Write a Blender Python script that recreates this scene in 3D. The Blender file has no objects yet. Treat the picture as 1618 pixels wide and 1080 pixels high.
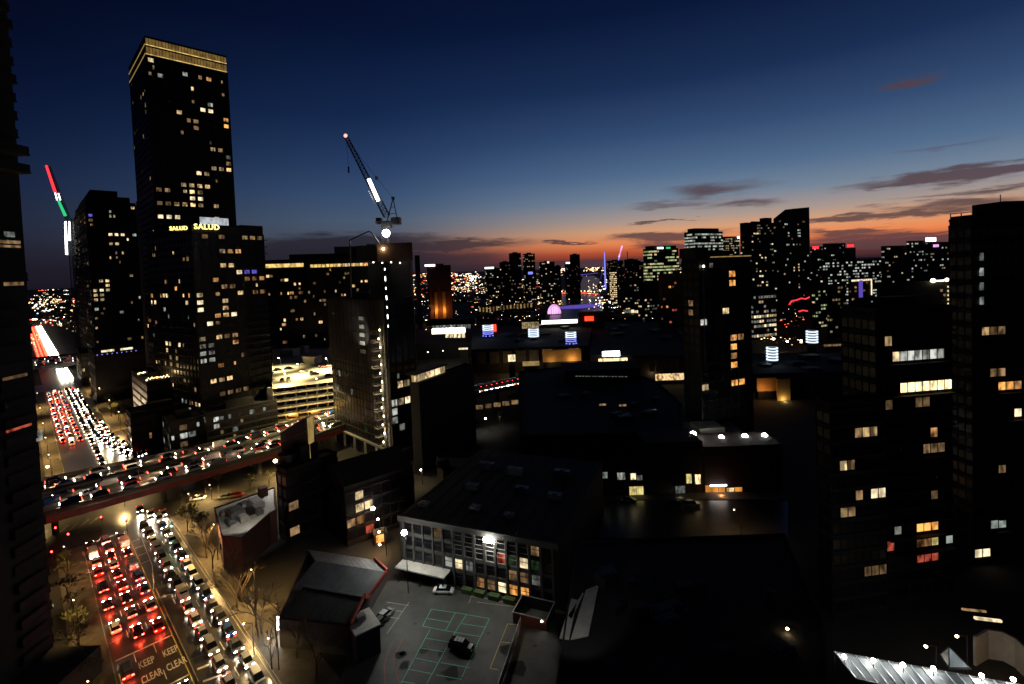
import bpy, bmesh, math, random
from mathutils import Vector, Matrix
random.seed(7)
S = bpy.context.scene
COL = S.collection
# ---------------------------------------------------------------- camera
F, PW, PH, HC = 780.0, 1618.0, 1080.0, 70.0          # focal length in photo pixels, photo size, eye height
PITCH, ROLL = math.radians(2.0), math.radians(2.2)
SHIFT = (F * math.tan(PITCH) - (540 - 425)) / PW
RM = (Matrix.Rotation(math.pi / 2 - PITCH, 3, 'X') @ Matrix.Rotation(-ROLL, 3, 'Z'))
cam = bpy.data.cameras.new('camera'); camo = bpy.data.objects.new('camera', cam); COL.objects.link(camo)
camo.location = (0, 0, HC); camo.rotation_euler = RM.to_euler()
cam.sensor_width = 36; cam.sensor_fit = 'HORIZONTAL'; cam.lens = F / PW * 36; cam.shift_y = SHIFT
cam.clip_start = .5; cam.clip_end = 40000
S.camera = camo
def ray(x, y): return RM @ Vector(((x - PW / 2) / F, (PH / 2 - y) / F + SHIFT * PW / F, -1))
def at(x, y, z=0.0):
    d = ray(x, y); return Vector((0, 0, HC)) + d * ((z - HC) / d.z)
def aty(x, y, Y):
    d = ray(x, y); return Vector((0, 0, HC)) + d * (Y / d.y)
def G(s, n, z=0.0): return Vector(((n - s) * .70711, (n + s) * .70711, z))      # street grid: s along the main street, n across it
# ---------------------------------------------------------------- world
W = bpy.data.worlds.new('World'); S.world = W; W.use_nodes = True
nt = W.node_tree; N = nt.nodes; Lk = nt.links; N.clear()
def nd(t, **k):
    n = N.new(t)
    for a, b in k.items(): setattr(n, a, b)
    return n
def mth(op, a, b=None, c=None, clamp=False):
    n = nd('ShaderNodeMath', operation=op, use_clamp=clamp)
    for i, v in enumerate((a, b, c)):
        if v is None: continue
        if isinstance(v, (int, float)): n.inputs[i].default_value = v
        else: Lk.new(v, n.inputs[i])
    return n.outputs[0]
tc = nd('ShaderNodeTexCoord')
nrm = nd('ShaderNodeVectorMath', operation='NORMALIZE'); Lk.new(tc.outputs['Generated'], nrm.inputs[0])
sp = nd('ShaderNodeSeparateXYZ'); Lk.new(nrm.outputs[0], sp.inputs[0])
X, Y_, Z = sp.outputs
el = mth('MULTIPLY', mth('ARCSINE', Z), 180 / math.pi)                 # degrees above the horizon
az = mth('MULTIPLY', mth('ARCTAN2', X, Y_), 180 / math.pi)             # degrees to the right of the view axis
def ramp(stops, fac):
    r = nd('ShaderNodeValToRGB'); e = r.color_ramp.elements
    while len(e) > 1: e.remove(e[0])
    e[0].position = stops[0][0] / 90.0; e[0].color = (*stops[0][1], 1)
    for d, c in stops[1:]:
        q = e.new(d / 90.0); q.color = (*c, 1)
    Lk.new(fac, r.inputs[0]); return r.outputs[0]
elf = mth('DIVIDE', mth('MAXIMUM', el, 0.0), 90.0)
# stretch the low sky: position = sqrt(el/90)*90
elq = mth('POWER', elf, .5)
q = lambda d: math.sqrt(d / 90.0) * 90.0
SUNA = 36.0
cs = mth('COSINE', mth('MULTIPLY', mth('SUBTRACT', az, SUNA), math.pi / 180))
mid = ramp([(q(0), (.012, .010, .016)), (q(1.5), (.026, .019, .030)), (q(3), (.056, .054, .080)), (q(4.3), (.080, .096, .138)), (q(6), (.072, .11, .175)), (q(8.5), (.045, .085, .175)), (q(12), (.022, .052, .135)), (q(17), (.0075, .023, .080)), (q(25), (.0018, .0065, .033)), (q(36), (.0007, .0024, .014)), (90, (.0003, .001, .005))], elq)
warm = ramp([(q(0), (.035, .016, .026)), (q(.6), (.10, .030, .030)), (q(1.4), (.50, .085, .032)), (q(2.4), (.85, .25, .085)), (q(3.7), (.70, .35, .185)), (q(5.0), (.40, .31, .27)),
             (q(7.2), (.17, .23, .31)), (q(10), (.080, .145, .26)), (q(14), (.033, .072, .165)), (q(19), (.0095, .027, .086)), (q(26), (.0024, .0080, .038)), (q(36), (.0009, .003, .016)), (90, (.0003, .001, .005))], elq)
cool = ramp([(q(0), (.010, .008, .014)), (q(2), (.012, .011, .021)), (q(5), (.012, .016, .036)), (q(9), (.007, .014, .044)), (q(14), (.0022, .0065, .030)),
             (q(20), (.0009, .0026, .015)), (q(30), (.0004, .001, .006)), (90, (.0005, .001, .005))], elq)
mr = nd('ShaderNodeMapRange', interpolation_type='SMOOTHSTEP'); Lk.new(cs, mr.inputs[0]); mr.inputs[1].default_value = .02; mr.inputs[2].default_value = .80
mr2 = nd('ShaderNodeMapRange', interpolation_type='SMOOTHSTEP'); Lk.new(cs, mr2.inputs[0]); mr2.inputs[1].default_value = .60; mr2.inputs[2].default_value = .99
base0 = nd('ShaderNodeMix', data_type='RGBA'); Lk.new(mr.outputs[0], base0.inputs[0]); Lk.new(cool, base0.inputs[6]); Lk.new(mid, base0.inputs[7])
base = nd('ShaderNodeMix', data_type='RGBA'); Lk.new(mr2.outputs[0], base.inputs[0]); Lk.new(base0.outputs[2], base.inputs[6]); Lk.new(warm, base.inputs[7])
# clouds: low streaks standing at their bearings, broken up by noise
cv = nd('ShaderNodeCombineXYZ'); Lk.new(mth('MULTIPLY', az, .11), cv.inputs[0]); Lk.new(mth('MULTIPLY', el, .75), cv.inputs[1])
nz = nd('ShaderNodeTexNoise'); nz.inputs['Scale'].default_value = 1.6; nz.inputs['Detail'].default_value = 6; nz.inputs['Roughness'].default_value = .6; Lk.new(cv.outputs[0], nz.inputs['Vector'])
nz2 = nd('ShaderNodeTexNoise'); nz2.inputs['Scale'].default_value = .9; nz2.inputs['Detail'].default_value = 3; Lk.new(cv.outputs[0], nz2.inputs['Vector'])
eld = mth('ADD', el, mth('MULTIPLY', mth('SUBTRACT', nz.outputs[0], .5), 2.4))
azd = mth('ADD', az, mth('MULTIPLY', mth('SUBTRACT', nz2.outputs[0], .5), 12))
CL = [(560, 384, 11, .75, .95), (700, 388, 9, .5, .9), (480, 400, 7, .9, .75), (620, 412, 14, 1.0, .8), (950, 418, 16, .35, .75), (1055, 374, 6, .5, .85), (1045, 388, 4, .35, .8), (885, 383, 3.2, .13, .8),
      (1130, 300, 5, .7, .55), (1160, 322, 4, .45, .5), (1060, 322, 5, .35, .4), (1400, 340, 6, .3, .85), (1330, 344, 5, .3, .7), (1520, 276, 6, .45, .9), (1580, 268, 5, .4, .9), (1440, 290, 3, .2, .6),
      (1380, 372, 6, .3, .8), (1340, 366, 4, .25, .7), (1520, 322, 7, .35, .6), (1430, 134, 3, .4, .5), (1350, 385, 16, .35, .9), (1055, 350, 3, .12, .6), (1480, 235, 4, .3, .3), (1560, 300, 5, .25, .55)]
tot = None
for (px, py, wa, he, st) in CL:
    d = ray(px, py).normalized(); e0 = math.degrees(math.asin(d.z)); a0 = math.degrees(math.atan2(d.x, d.y))
    da = mth('DIVIDE', mth('SUBTRACT', azd, a0), wa); de = mth('DIVIDE', mth('SUBTRACT', eld, e0), he * 1.3)
    st = min(1.25, st * 1.45)
    v = mth('MULTIPLY', mth('EXPONENT', mth('MULTIPLY', mth('ADD', mth('MULTIPLY', da, da), mth('MULTIPLY', de, de)), -1)), st)
    tot = v if tot is None else mth('MAXIMUM', tot, v)
cm = nd('ShaderNodeMapRange', interpolation_type='SMOOTHSTEP'); Lk.new(tot, cm.inputs[0]); cm.inputs[1].default_value = .12; cm.inputs[2].default_value = .85; cm.inputs[4].default_value = .88
clc = nd('ShaderNodeMix', data_type='RGBA'); Lk.new(mr2.outputs[0], clc.inputs[0]); clc.inputs[6].default_value = (.017, .016, .027, 1); clc.inputs[7].default_value = (.085, .048, .058, 1)
skm = nd('ShaderNodeMix', data_type='RGBA'); Lk.new(cm.outputs[0], skm.inputs[0]); Lk.new(base.outputs[2], skm.inputs[6]); Lk.new(clc.outputs[2], skm.inputs[7])
# a physical sky for the set sun, very faint, keeps the far side of the sky alive
nish = nd('ShaderNodeTexSky', sky_type='NISHITA', sun_disc=False); nish.sun_elevation = math.radians(-3.5); nish.sun_rotation = math.radians(SUNA)
add = nd('ShaderNodeMix', data_type='RGBA', blend_type='ADD'); add.inputs[0].default_value = .01; Lk.new(skm.outputs[2], add.inputs[6]); Lk.new(nish.outputs[0], add.inputs[7])
bg = nd('ShaderNodeBackground'); Lk.new(add.outputs[2], bg.inputs[0]); bg.inputs[1].default_value = 1.0
wo = nd('ShaderNodeOutputWorld'); Lk.new(bg.outputs[0], wo.inputs[0])
# the sun has just set: only a trace of warm light grazes in from its bearing
sl = bpy.data.lights.new('sun', 'SUN'); sl.energy = .01; sl.angle = math.radians(4); sl.color = (1, .55, .3)
so = bpy.data.objects.new('sun', sl); COL.objects.link(so); so.rotation_euler = Vector((math.sin(math.radians(SUNA)), math.cos(math.radians(SUNA)), .02)).to_track_quat('Z', 'Y').to_euler()
S.view_settings.view_transform = 'Standard'; S.view_settings.look = 'None'; S.view_settings.exposure = 0; S.view_settings.gamma = 1
S.view_settings.use_curve_mapping = False
S.cycles.max_bounces = 5; S.cycles.diffuse_bounces = 2; S.cycles.glossy_bounces = 3; S.cycles.sample_clamp_indirect = 4; S.cycles.caustics_reflective = False; S.cycles.caustics_refractive = False
# ---------------------------------------------------------------- materials
M = {}
O1 = ['first', 'second', 'third', 'fourth', 'fifth', 'sixth', 'seventh', 'eighth', 'ninth', 'tenth', 'eleventh', 'twelfth', 'thirteenth', 'fourteenth', 'fifteenth', 'sixteenth', 'seventeenth', 'eighteenth', 'nineteenth']
ORD = O1 + [t_ if not u_ else t2_ + '-' + O1[u_ - 1] for t_, t2_ in (('twentieth', 'twenty'), ('thirtieth', 'thirty'), ('fortieth', 'forty')) for u_ in range(10)]
def mat(name, col, rough=.7, metal=0.0, var=.25, scale=.6, bump=0.0, spec=.4):
    m = bpy.data.materials.new(name); m.use_nodes = True; t = m.node_tree; b = t.nodes['Principled BSDF']
    g = t.nodes.new('ShaderNodeNewGeometry'); n = t.nodes.new('ShaderNodeTexNoise'); n.inputs['Scale'].default_value = scale; n.inputs['Detail'].default_value = 7; n.inputs['Roughness'].default_value = .65
    t.links.new(g.outputs['Position'], n.inputs['Vector'])
    r = t.nodes.new('ShaderNodeValToRGB'); r.color_ramp.elements[0].position = .3; r.color_ramp.elements[1].position = .7
    r.color_ramp.elements[0].color = (*[c * (1 - var) for c in col], 1); r.color_ramp.elements[1].color = (*[min(1, c * (1 + var)) for c in col], 1)
    t.links.new(n.outputs[0], r.inputs[0]); t.links.new(r.outputs[0], b.inputs['Base Color'])
    b.inputs['Roughness'].default_value = rough; b.inputs['Metallic'].default_value = metal; b.inputs['Specular IOR Level'].default_value = spec
    if bump:
        n2 = t.nodes.new('ShaderNodeTexNoise'); n2.inputs['Scale'].default_value = scale * 14; n2.inputs['Detail'].default_value = 4; t.links.new(g.outputs['Position'], n2.inputs['Vector'])
        bp = t.nodes.new('ShaderNodeBump'); bp.inputs['Strength'].default_value = bump; bp.inputs['Distance'].default_value = .05; t.links.new(n2.outputs[0], bp.inputs['Height']); t.links.new(bp.outputs[0], b.inputs['Normal'])
    m.cycles.emission_sampling = 'NONE'; M[name] = m; return m
def emi(name, col, st, var=0.0, samp='NONE', rnd=0.0, scale=.8):
    """things that give light: lamps, screens, lit rooms (var: what stands in the room breaks the light up; rnd: brightness differs from room to room)"""
    m = bpy.data.materials.new(name); m.use_nodes = True; t = m.node_tree; t.nodes.clear()
    o = t.nodes.new('ShaderNodeOutputMaterial'); e = t.nodes.new('ShaderNodeEmission'); t.links.new(e.outputs[0], o.inputs[0])
    e.inputs[0].default_value = (*col, 1); e.inputs[1].default_value = st
    if var or rnd:
        def mm(op, a, b):
            n = t.nodes.new('ShaderNodeMath'); n.operation = op
            for i, v in enumerate((a, b)):
                if isinstance(v, (int, float)): n.inputs[i].default_value = v
                else: t.links.new(v, n.inputs[i])
            return n.outputs[0]
        v = st
        if var:
            g = t.nodes.new('ShaderNodeNewGeometry'); mp = t.nodes.new('ShaderNodeMapping'); mp.inputs['Scale'].default_value = (1, 1, .55); t.links.new(g.outputs['Position'], mp.inputs[0])
            n = t.nodes.new('ShaderNodeTexNoise'); n.inputs['Scale'].default_value = scale; n.inputs['Detail'].default_value = 1.5; t.links.new(mp.outputs[0], n.inputs['Vector'])
            k = t.nodes.new('ShaderNodeMapRange'); t.links.new(n.outputs[0], k.inputs[0]); k.inputs[1].default_value = .35; k.inputs[2].default_value = .62; k.inputs[3].default_value = 1 - var; k.inputs[4].default_value = 1.25
            v = mm('MULTIPLY', k.outputs[0], st)
        if rnd:
            oi = t.nodes.new('ShaderNodeObjectInfo'); pw = mm('POWER', oi.outputs['Random'], 1.5); v = mm('MULTIPLY', v, mm('ADD', mm('MULTIPLY', pw, 2 * rnd), 1 - rnd))
        t.links.new(v, e.inputs[1])
    m.cycles.emission_sampling = samp; M[name] = m; return m
mat('asphalt', (.05, .046, .041), .30, var=.3, scale=.35, bump=.3, spec=.7)
mat('asphalt_lot', (.05, .05, .045), .6, var=.55, scale=.16, bump=.3)
mat('ground', (.022, .02, .018), .9, var=.5, scale=.02)
mat('pavement', (.09, .078, .06), .8, var=.3, scale=.7, bump=.3)
mat('kerb', (.25, .23, .2), .8)
mat('paint', (.72, .70, .62), .6, var=.22, scale=2.5)
mat('paint_dim', (.33, .31, .26), .7, var=.3, scale=2.5)
mat('paint_green', (.10, .42, .24), .6, var=.3, scale=2)
mat('paint_yellow', (.5, .4, .08), .6, var=.3, scale=2)
mat('conc_dark', (.014, .0135, .013), .85, var=.3, scale=.3)
mat('conc_mid', (.05, .047, .043), .85, var=.3, scale=.4, bump=.3)
mat('conc_pale', (.3, .28, .25), .85, var=.2, scale=.4, bump=.2)
mat('girder', (.13, .018, .010), .6, var=.35, scale=.5)
mat('black_render', (.006, .006, .006), .9)
mat('glass_dark', (.005, .0055, .007), .3, var=.1, spec=.3)
mat('frame_dark', (.02, .02, .022), .5)
mat('brick', (.06, .022, .015), .9, var=.35, scale=3, bump=.4)
mat('brick_dark', (.014, .007, .006), .9, var=.35, scale=3, bump=.3)
mat('roof_black', (.008, .008, .008), .9, var=.5, scale=.15)
mat('roof_pale', (.42, .40, .36), .8, var=.25, scale=.4)
mat('roof_metal', (.22, .23, .24), .45, metal=.4, var=.2, scale=.4)
mat('red_trim', (.3, .05, .03), .6)
mat('steel', (.18, .18, .18), .45, metal=.6)
mat('steel_dark', (.018, .018, .02), .5, metal=.4)
mat('rust', (.10, .03, .02), .7)
mat('bark', (.065, .045, .026), .95, var=.4, scale=3)
mat('leaf', (.05, .06, .02), .9, var=.5, scale=2)
mat('tyre', (.015, .015, .015), .9)
mat('rim', (.3, .3, .3), .4, metal=.7)
mat('car_glass', (.01, .012, .014), .05, spec=.8)
for nm, c in dict(white=(.62, .62, .6), silver=(.33, .34, .35), black=(.012, .012, .014), grey=(.10, .105, .11), red=(.32, .02, .015), blue=(.02, .05, .16)).items():
    mat('car_' + nm, c, .25, metal=.25 if nm in ('silver', 'grey') else 0, var=.05, spec=.6)
mat('water', (.004, .006, .014), .35, var=.1, scale=.05, bump=.25, spec=.8)
mat('screen', (.09, .05, .04), .7, var=.2)
mat('scaffold_net', (.022, .020, .018), .85, var=.5, scale=.25)
mat('fence_metal', (.45, .46, .47), .4, metal=.5)
mat('leafy', (.04, .07, .02), .9, var=.4, scale=2)
LITS = ['w1', 'w2', 'w3', 'w4', 'w5', 'w6', 'w7', 'w8']
emi('w1', (1, .66, .30), .85, .85, rnd=.75)        # warm
emi('w2', (1, .74, .40), .85, .8, rnd=.75)         # pale warm
emi('w3', (.95, .45, .16), .6, .9, rnd=.75)        # orange lamp light
emi('w4', (.90, .92, .82), .42, .8, rnd=.75)       # cool white
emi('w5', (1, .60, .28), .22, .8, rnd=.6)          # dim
emi('w6', (.70, .80, .72), .3, .8, rnd=.6)         # greenish office
emi('w7', (.20, .16, 1), .5, .5)                   # blue / purple
emi('w8', (1, .80, .48), 1.25, .6)                  # brightly lit room
emi('wr', (1, .16, .09), .40, .9); emi('wg', (.3, .6, .25), .045, .8); emi('wo', (1, .42, .10), 1.3, .8); emi('wy', (1, .82, .3), .7, .6)
emi('shop', (1, .72, .35), 2.2, .7, scale=.8)
emi('lamp_white', (1, .97, .88), 60, samp='NONE'); emi('lamp_warm', (1, .75, .38), 40); emi('lamp_dim', (1, .8, .5), 6); emi('lamp_red', (1, .04, .03), 22); emi('lamp_green', (.15, 1, .45), 12)
emi('headlight', (1, .88, .66), 70); emi('taillight', (1, .03, .02), 9); emi('brakelight', (1, .05, .03), 26)
emi('headlight_far', (1, .88, .64), 26); emi('taillight_far', (1, .045, .02), 11)
emi('crown_gold', (1, .68, .22), .95, .55, scale=.45); emi('crown_dim', (1, .60, .16), .17, .4, scale=.5)
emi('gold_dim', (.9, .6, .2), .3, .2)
mat('ochre', (.34, .20, .08), .8, var=.2); emi('sign_gold', (1, .72, .18), 3.0); emi('billboard_white', (.8, .85, .9), .55, .3)
emi('screen_white', (.9, .95, 1), 3.5); emi('strip_white', (1, 1, 1), 8); emi('strip_green', (.03, .55, .2), 1.2); emi('strip_red', (1, .03, .04), 2.2); emi('led_white', (.70, .84, 1), 1.5); emi('led_blue', (.22, .24, 1), 1.3)
emi('purple', (.24, .15, .95), .45); emi('pink', (.95, .45, .90), 1.3, .4, scale=.1); emi('red_glow', (1, .06, .02), 1.6, .5, scale=.15); emi('orange_wall', (.9, .33, .05), .8, .6, scale=.3)
emi('white_strong', (1, .95, .8), 3.0, .4, scale=.1); emi('amber_far', (1, .62, .27), 5.0, rnd=0); emi('white_far', (.95, .92, .85), 5.0); emi('red_far', (1, .10, .05), 4.0); emi('office_white', (.80, .90, .74), .55, .8, scale=.25); emi('office_green', (.78, .9, .42), .5, .8, scale=.25)
emi('deck_light', (1, .85, .45), 8)
# ---------------------------------------------------------------- mesh helpers
class MB:
    def __init__(s): s.v = []; s.f = []; s.m = []
    def quad(s, a, b, c, d, m=0):
        i = len(s.v); s.v += [Vector(p) for p in (a, b, c, d)]; s.f.append((i, i + 1, i + 2, i + 3)); s.m.append(m)
    def hexa(s, p, m=0):           # p: 4 bottom ccw, 4 top ccw
        i = len(s.v); s.v += [Vector(q) for q in p]
        for f in ((3, 2, 1, 0), (4, 5, 6, 7), (0, 1, 5, 4), (1, 2, 6, 5), (2, 3, 7, 6), (3, 0, 4, 7)): s.f.append(tuple(i + k for k in f)); s.m.append(m)
    def box(s, c, sz, yaw=0.0, m=0):
        cx, cy, cz = c; a, b, h = [q / 2 for q in sz]; co, si = math.cos(yaw), math.sin(yaw)
        P = [(cx + x * co - y * si, cy + x * si + y * co, z) for z in (cz - h, cz + h) for x, y in ((-a, -b), (a, -b), (a, b), (-a, b))]
        s.hexa(P, m)
    def beam(s, a, b, w, h=None, m=0):
        a, b = Vector(a), Vector(b); d = (b - a)
        if d.length < 1e-6: return
        d.normalize(); u = Vector((0, 0, 1)) if abs(d.z) < .95 else Vector((1, 0, 0)); r = d.cross(u).normalized(); u = r.cross(d); h = h or w
        r *= w / 2; u = u * (h / 2); s.hexa([a - r - u, a + r - u, a + r + u, a - r + u, b - r - u, b + r - u, b + r + u, b - r + u], m)
    def cyl(s, a, b, r0, r1=None, n=8, m=0, caps=True):
        a, b = Vector(a), Vector(b); r1 = r0 if r1 is None else r1; d = (b - a).normalized(); u = Vector((0, 0, 1)) if abs(d.z) < .95 else Vector((1, 0, 0)); r = d.cross(u).normalized(); u = r.cross(d); i = len(s.v)
        for p, q in ((a, r0), (b, r1)):
            for k in range(n): t = 2 * math.pi * k / n; s.v.append(p + r * (q * math.cos(t)) + u * (q * math.sin(t)))
        for k in range(n): s.f.append((i + k, i + (k + 1) % n, i + n + (k + 1) % n, i + n + k)); s.m.append(m)
        if caps: s.f.append(tuple(i + k for k in reversed(range(n)))); s.m.append(m); s.f.append(tuple(i + n + k for k in range(n))); s.m.append(m)
    def sphere(s, c, r, m=0, nu=8, nv=5, sz=1.0):
        c = Vector(c); i = len(s.v)
        for j in range(nv + 1):
            t = math.pi * j / nv
            for k in range(nu): p = 2 * math.pi * k / nu; s.v.append(c + Vector((r * math.sin(t) * math.cos(p), r * math.sin(t) * math.sin(p), sz * r * math.cos(t))))
        for j in range(nv):
            for k in range(nu): s.f.append((i + j * nu + k, i + (j + 1) * nu + k, i + (j + 1) * nu + (k + 1) % nu, i + j * nu + (k + 1) % nu)); s.m.append(m)
    def prism(s, pts, z0, z1, m=0):
        n = len(pts); i = len(s.v)
        ar = sum(pts[k][0] * pts[(k + 1) % n][1] - pts[(k + 1) % n][0] * pts[k][1] for k in range(n))
        if ar < 0: pts = pts[::-1]
        for z in (z0, z1):
            for p in pts: s.v.append(Vector((p[0], p[1], z)))
        for k in range(n): s.f.append((i + k, i + (k + 1) % n, i + n + (k + 1) % n, i + n + k)); s.m.append(m)
        s.f.append(tuple(i + k for k in reversed(range(n)))); s.m.append(m); s.f.append(tuple(i + n + k for k in range(n))); s.m.append(m)
    def mesh(s, name, mats):
        me = bpy.data.meshes.new(name); me.from_pydata([tuple(v) for v in s.v], [], s.f)
        for q in (mats if isinstance(mats, (list, tuple)) else [mats]): me.materials.append(M[q])
        me.polygons.foreach_set('material_index', s.m); me.update(); return me
    def build(s, name, mats, parent=None, kind=None, smooth=False):
        if not s.v: return None
        off = WL.get(parent.name, Vector((0, 0, 0))) if parent is not None else Vector((sum(v.x for v in s.v) / len(s.v), sum(v.y for v in s.v) / len(s.v), min(v.z for v in s.v)))
        off = off.copy()
        for v in s.v: v -= off
        me = s.mesh(name, mats)
        if smooth: me.polygons.foreach_set('use_smooth', [True] * len(me.polygons))
        o = bpy.data.objects.new(name, me); COL.objects.link(o)
        if parent is not None: o.parent = parent; WL[o.name] = off
        else: o.location = off; WL[o.name] = off
        if kind: o['kind'] = kind
        return o
WL = {}
def tag(o, label, cat, group=None):
    o['label'] = label; o['category'] = cat
    if group: o['group'] = group
    return o
def thing(name, label, cat, loc=(0, 0, 0), group=None):
    o = bpy.data.objects.new(name, None); COL.objects.link(o); o.location = loc; o.empty_display_size = .5; WL[o.name] = Vector(loc); return tag(o, label, cat, group)
def struct(o): o['kind'] = 'structure'; return o
def add_obj(name, me, parent, loc=(0, 0, 0), rot=(0, 0, 0)):
    o = bpy.data.objects.new(name, me); COL.objects.link(o); o.parent = parent; o.location = loc; o.rotation_euler = rot; return o
def light(name, kind, loc, energy, col, parent=None, radius=.3, spot=None, aim=None, blend=.5):
    l = bpy.data.lights.new(name, kind); l.energy = energy; l.color = col
    if kind != 'AREA': l.shadow_soft_size = radius
    if spot: l.spot_size = spot; l.spot_blend = blend
    o = bpy.data.objects.new(name, l); COL.objects.link(o); o.location = loc
    if aim is not None: o.rotation_euler = (Vector(loc) - Vector(aim)).to_track_quat('Z', 'Y').to_euler()
    if parent is not None: o.parent = parent; o.location = Vector(loc) - WL.get(parent.name, Vector((0, 0, 0)))
    return o
# ---------------------------------------------------------------- ground, streets
g = MB(); g.quad((-16000, -300, -.03), (16000, -300, -.03), (16000, 26000, -.03), (-16000, 26000, -.03)); struct(g.build('ground', 'ground'))
def sn_quad(mb, s0, s1, n0, n1, z, m=0): mb.quad(G(s0, n0, z), G(s0, n1, z), G(s1, n1, z), G(s1, n0, z), m)
def strip(mb, pts, w, z, m=0):
    """flat ribbon along a list of world points"""
    P = [Vector((p[0], p[1], 0)) for p in pts]
    for i in range(len(P) - 1):
        d = (P[i + 1] - P[i]); L = d.length
        if L < 1e-4: continue
        d /= L; r = Vector((d.y, -d.x, 0)) * (w / 2); zz = Vector((0, 0, z)); mb.quad(P[i] - r + zz, P[i] + r + zz, P[i + 1] + r + zz, P[i + 1] - r + zz, m)
road = MB(); sn_quad(road, 60, 1600, 8.8, 28.4, .0)
ROAD = struct(road.build('main_street', 'asphalt'))
r2 = MB(); sn_quad(r2, 178, 232, -60, 8.8, .0); sn_quad(r2, 178, 232, 28.4, 150, .0); struct(r2.build('cross_street', 'asphalt'))
r3 = MB()
SL = [G(236, 40), G(250, 34), G(268, 30), (G(290, 26.5)), G(330, 24.5)]
strip(r3, SL, 11, .004); struct(r3.build('slip_lane', 'asphalt'))
r4 = MB(); sn_quad(r4, 455, 490, -60, 8.8, .0); sn_quad(r4, 455, 490, 28.4, 120, .0); struct(r4.build('far_cross_street', 'asphalt'))
# pavements with kerbs
pv = MB()
for s0, s1, n0, n1 in ((60, 176, 3.4, 8.6), (236, 452, 3.6, 8.6), (60, 112, 28.6, 36), (112, 176, 28.6, 33), (300, 452, 28.6, 36)):
    a = [G(s0, n0), G(s0, n1), G(s1, n1), G(s1, n0)]; pv.prism([(p.x, p.y) for p in a], 0, .13)
struct(pv.build('pavement', 'pavement'))
kb = MB()
for s0, s1, n in ((60, 176, 8.7), (236, 452, 8.7), (60, 176, 28.5), (300, 452, 28.5)): kb.beam(G(s0, n, .08), G(s1, n, .08), .18, .16)
kb.beam(G(100, 18.75, .08), G(138, 18.75, .08), .16, .14); struct(kb.build('kerb', 'kerb'))
# road markings, all flat paint on the street
ZP = .006
def mark(name, mb, m): o = mb.build(name, m, ROAD); return o
mk = MB(); strip(mk, [G(60, 18.1), G(176, 18.1)], .16, ZP); mark('centre_line', mk, 'paint_yellow')
for n0 in (11.9, 15.0, 22.0 + 2.1):
    for s0 in range(96, 176, 9):
        mk = MB(); strip(mk, [G(s0, n0), G(s0 + 3, n0)], .13, ZP); mark('lane_dash', mk, 'paint')
for s0 in (117.3, 103.2):
    mk = MB(); strip(mk, [G(s0, 9.2), G(s0, 18)], .35, ZP); mark('stop_line', mk, 'paint')
mk = MB(); strip(mk, [G(176.5, 9.2), G(176.5, 18)], .4, ZP); mark('stop_line', mk, 'paint')
mk = MB(); strip(mk, [G(131, 9), G(131, 11.6)], .2, ZP); strip(mk, [G(124, 9), G(124, 10.8)], .2, ZP); mark('bay_line', mk, 'paint_dim')
# chevron island between the carriageways
mk = MB(); strip(mk, [G(172, 20.6), G(150, 20.0), G(138, 18.4)], .16, ZP)
for s0 in (168, 163, 158, 153): strip(mk, [G(s0, 18.3), G(s0 + .3, 20.2)], .22, ZP)
mark('chevron_island', mk, 'paint')
mk = MB(); strip(mk, [G(60, 28), G(176, 28)], .14, ZP); mark('edge_line', mk, 'paint_dim')
# turning arrow
mk = MB(); c0 = (132, 21.2)
strip(mk, [G(128, 20.7), G(131, 20.7), G(132.6, 20.9)], .25, ZP); strip(mk, [G(132.6, 20.9), G(133.2, 20.2), G(133.2, 19.7)], .25, ZP + .001)
p = [G(132.4, 19.8, ZP + .002), G(134.0, 19.8, ZP + .002), G(133.2, 18.9, ZP + .002)]; i = len(mk.v); mk.v += p; mk.f.append((i, i + 2, i + 1)); mk.m.append(0)
mark('turn_arrow', mk, 'paint')
# crossing at the lower left
for k in range(6):
    mk = MB(); sn_quad(mk, 100.5 + k * 1.1, 101.1 + k * 1.1, 6.0, 8.4, .137); o = mark('crossing_bar', mk, 'paint')
mk = MB(); strip(mk, [G(104, 9.4), G(113, 9.3)], .3, ZP); mark('edge_bar', mk, 'paint')
for s0 in (103.5, 99.5):
    mk = MB(); strip(mk, [G(s0, 19.3), G(s0 - .8, 22)], .5, ZP); mark('crossing_bar', mk, 'paint')
mk = MB(); strip(mk, [G(107, 19), G(106.8, 20.5), G(105.6, 22), G(103, 22.9), G(96, 23)], .14, ZP); mark('turn_pocket_line', mk, 'paint_dim')
for k in range(7):
    mk = MB(); strip(mk, [G(190 + 0, -2 + k * 2.2), G(196 - k * .3, 0.4 + k * 2.2)], .22, ZP); mk.v = [v for v in mk.v]; mark('hatch_line', mk, 'paint_dim')
FONT_JOBS = []
def text(name, body, loc, size, material, parent=None, rot=(0, 0, 0), sx=1.0, sy=1.0, ext=0.0, space=1.0, align='CENTER'):
    c = bpy.data.curves.new(name, 'FONT'); c.body = body; c.size = size; c.extrude = ext; c.align_x = align; c.align_y = 'CENTER'; c.space_character = space; c.offset = 0.01 * size; c.resolution_u = 3
    c.materials.append(M[material]); t = bpy.data.objects.new(name, c); COL.objects.link(t); bpy.context.view_layer.update()
    me = bpy.data.meshes.new_from_object(t); bpy.data.objects.remove(t); o = bpy.data.objects.new(name, me); COL.objects.link(o)
    o.location = loc; o.rotation_euler = rot; o.scale = (sx, sy, 1)
    if parent is not None: o.parent = parent; o.location = Vector(loc) - WL.get(parent.name, Vector((0, 0, 0)))
    return o
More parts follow.
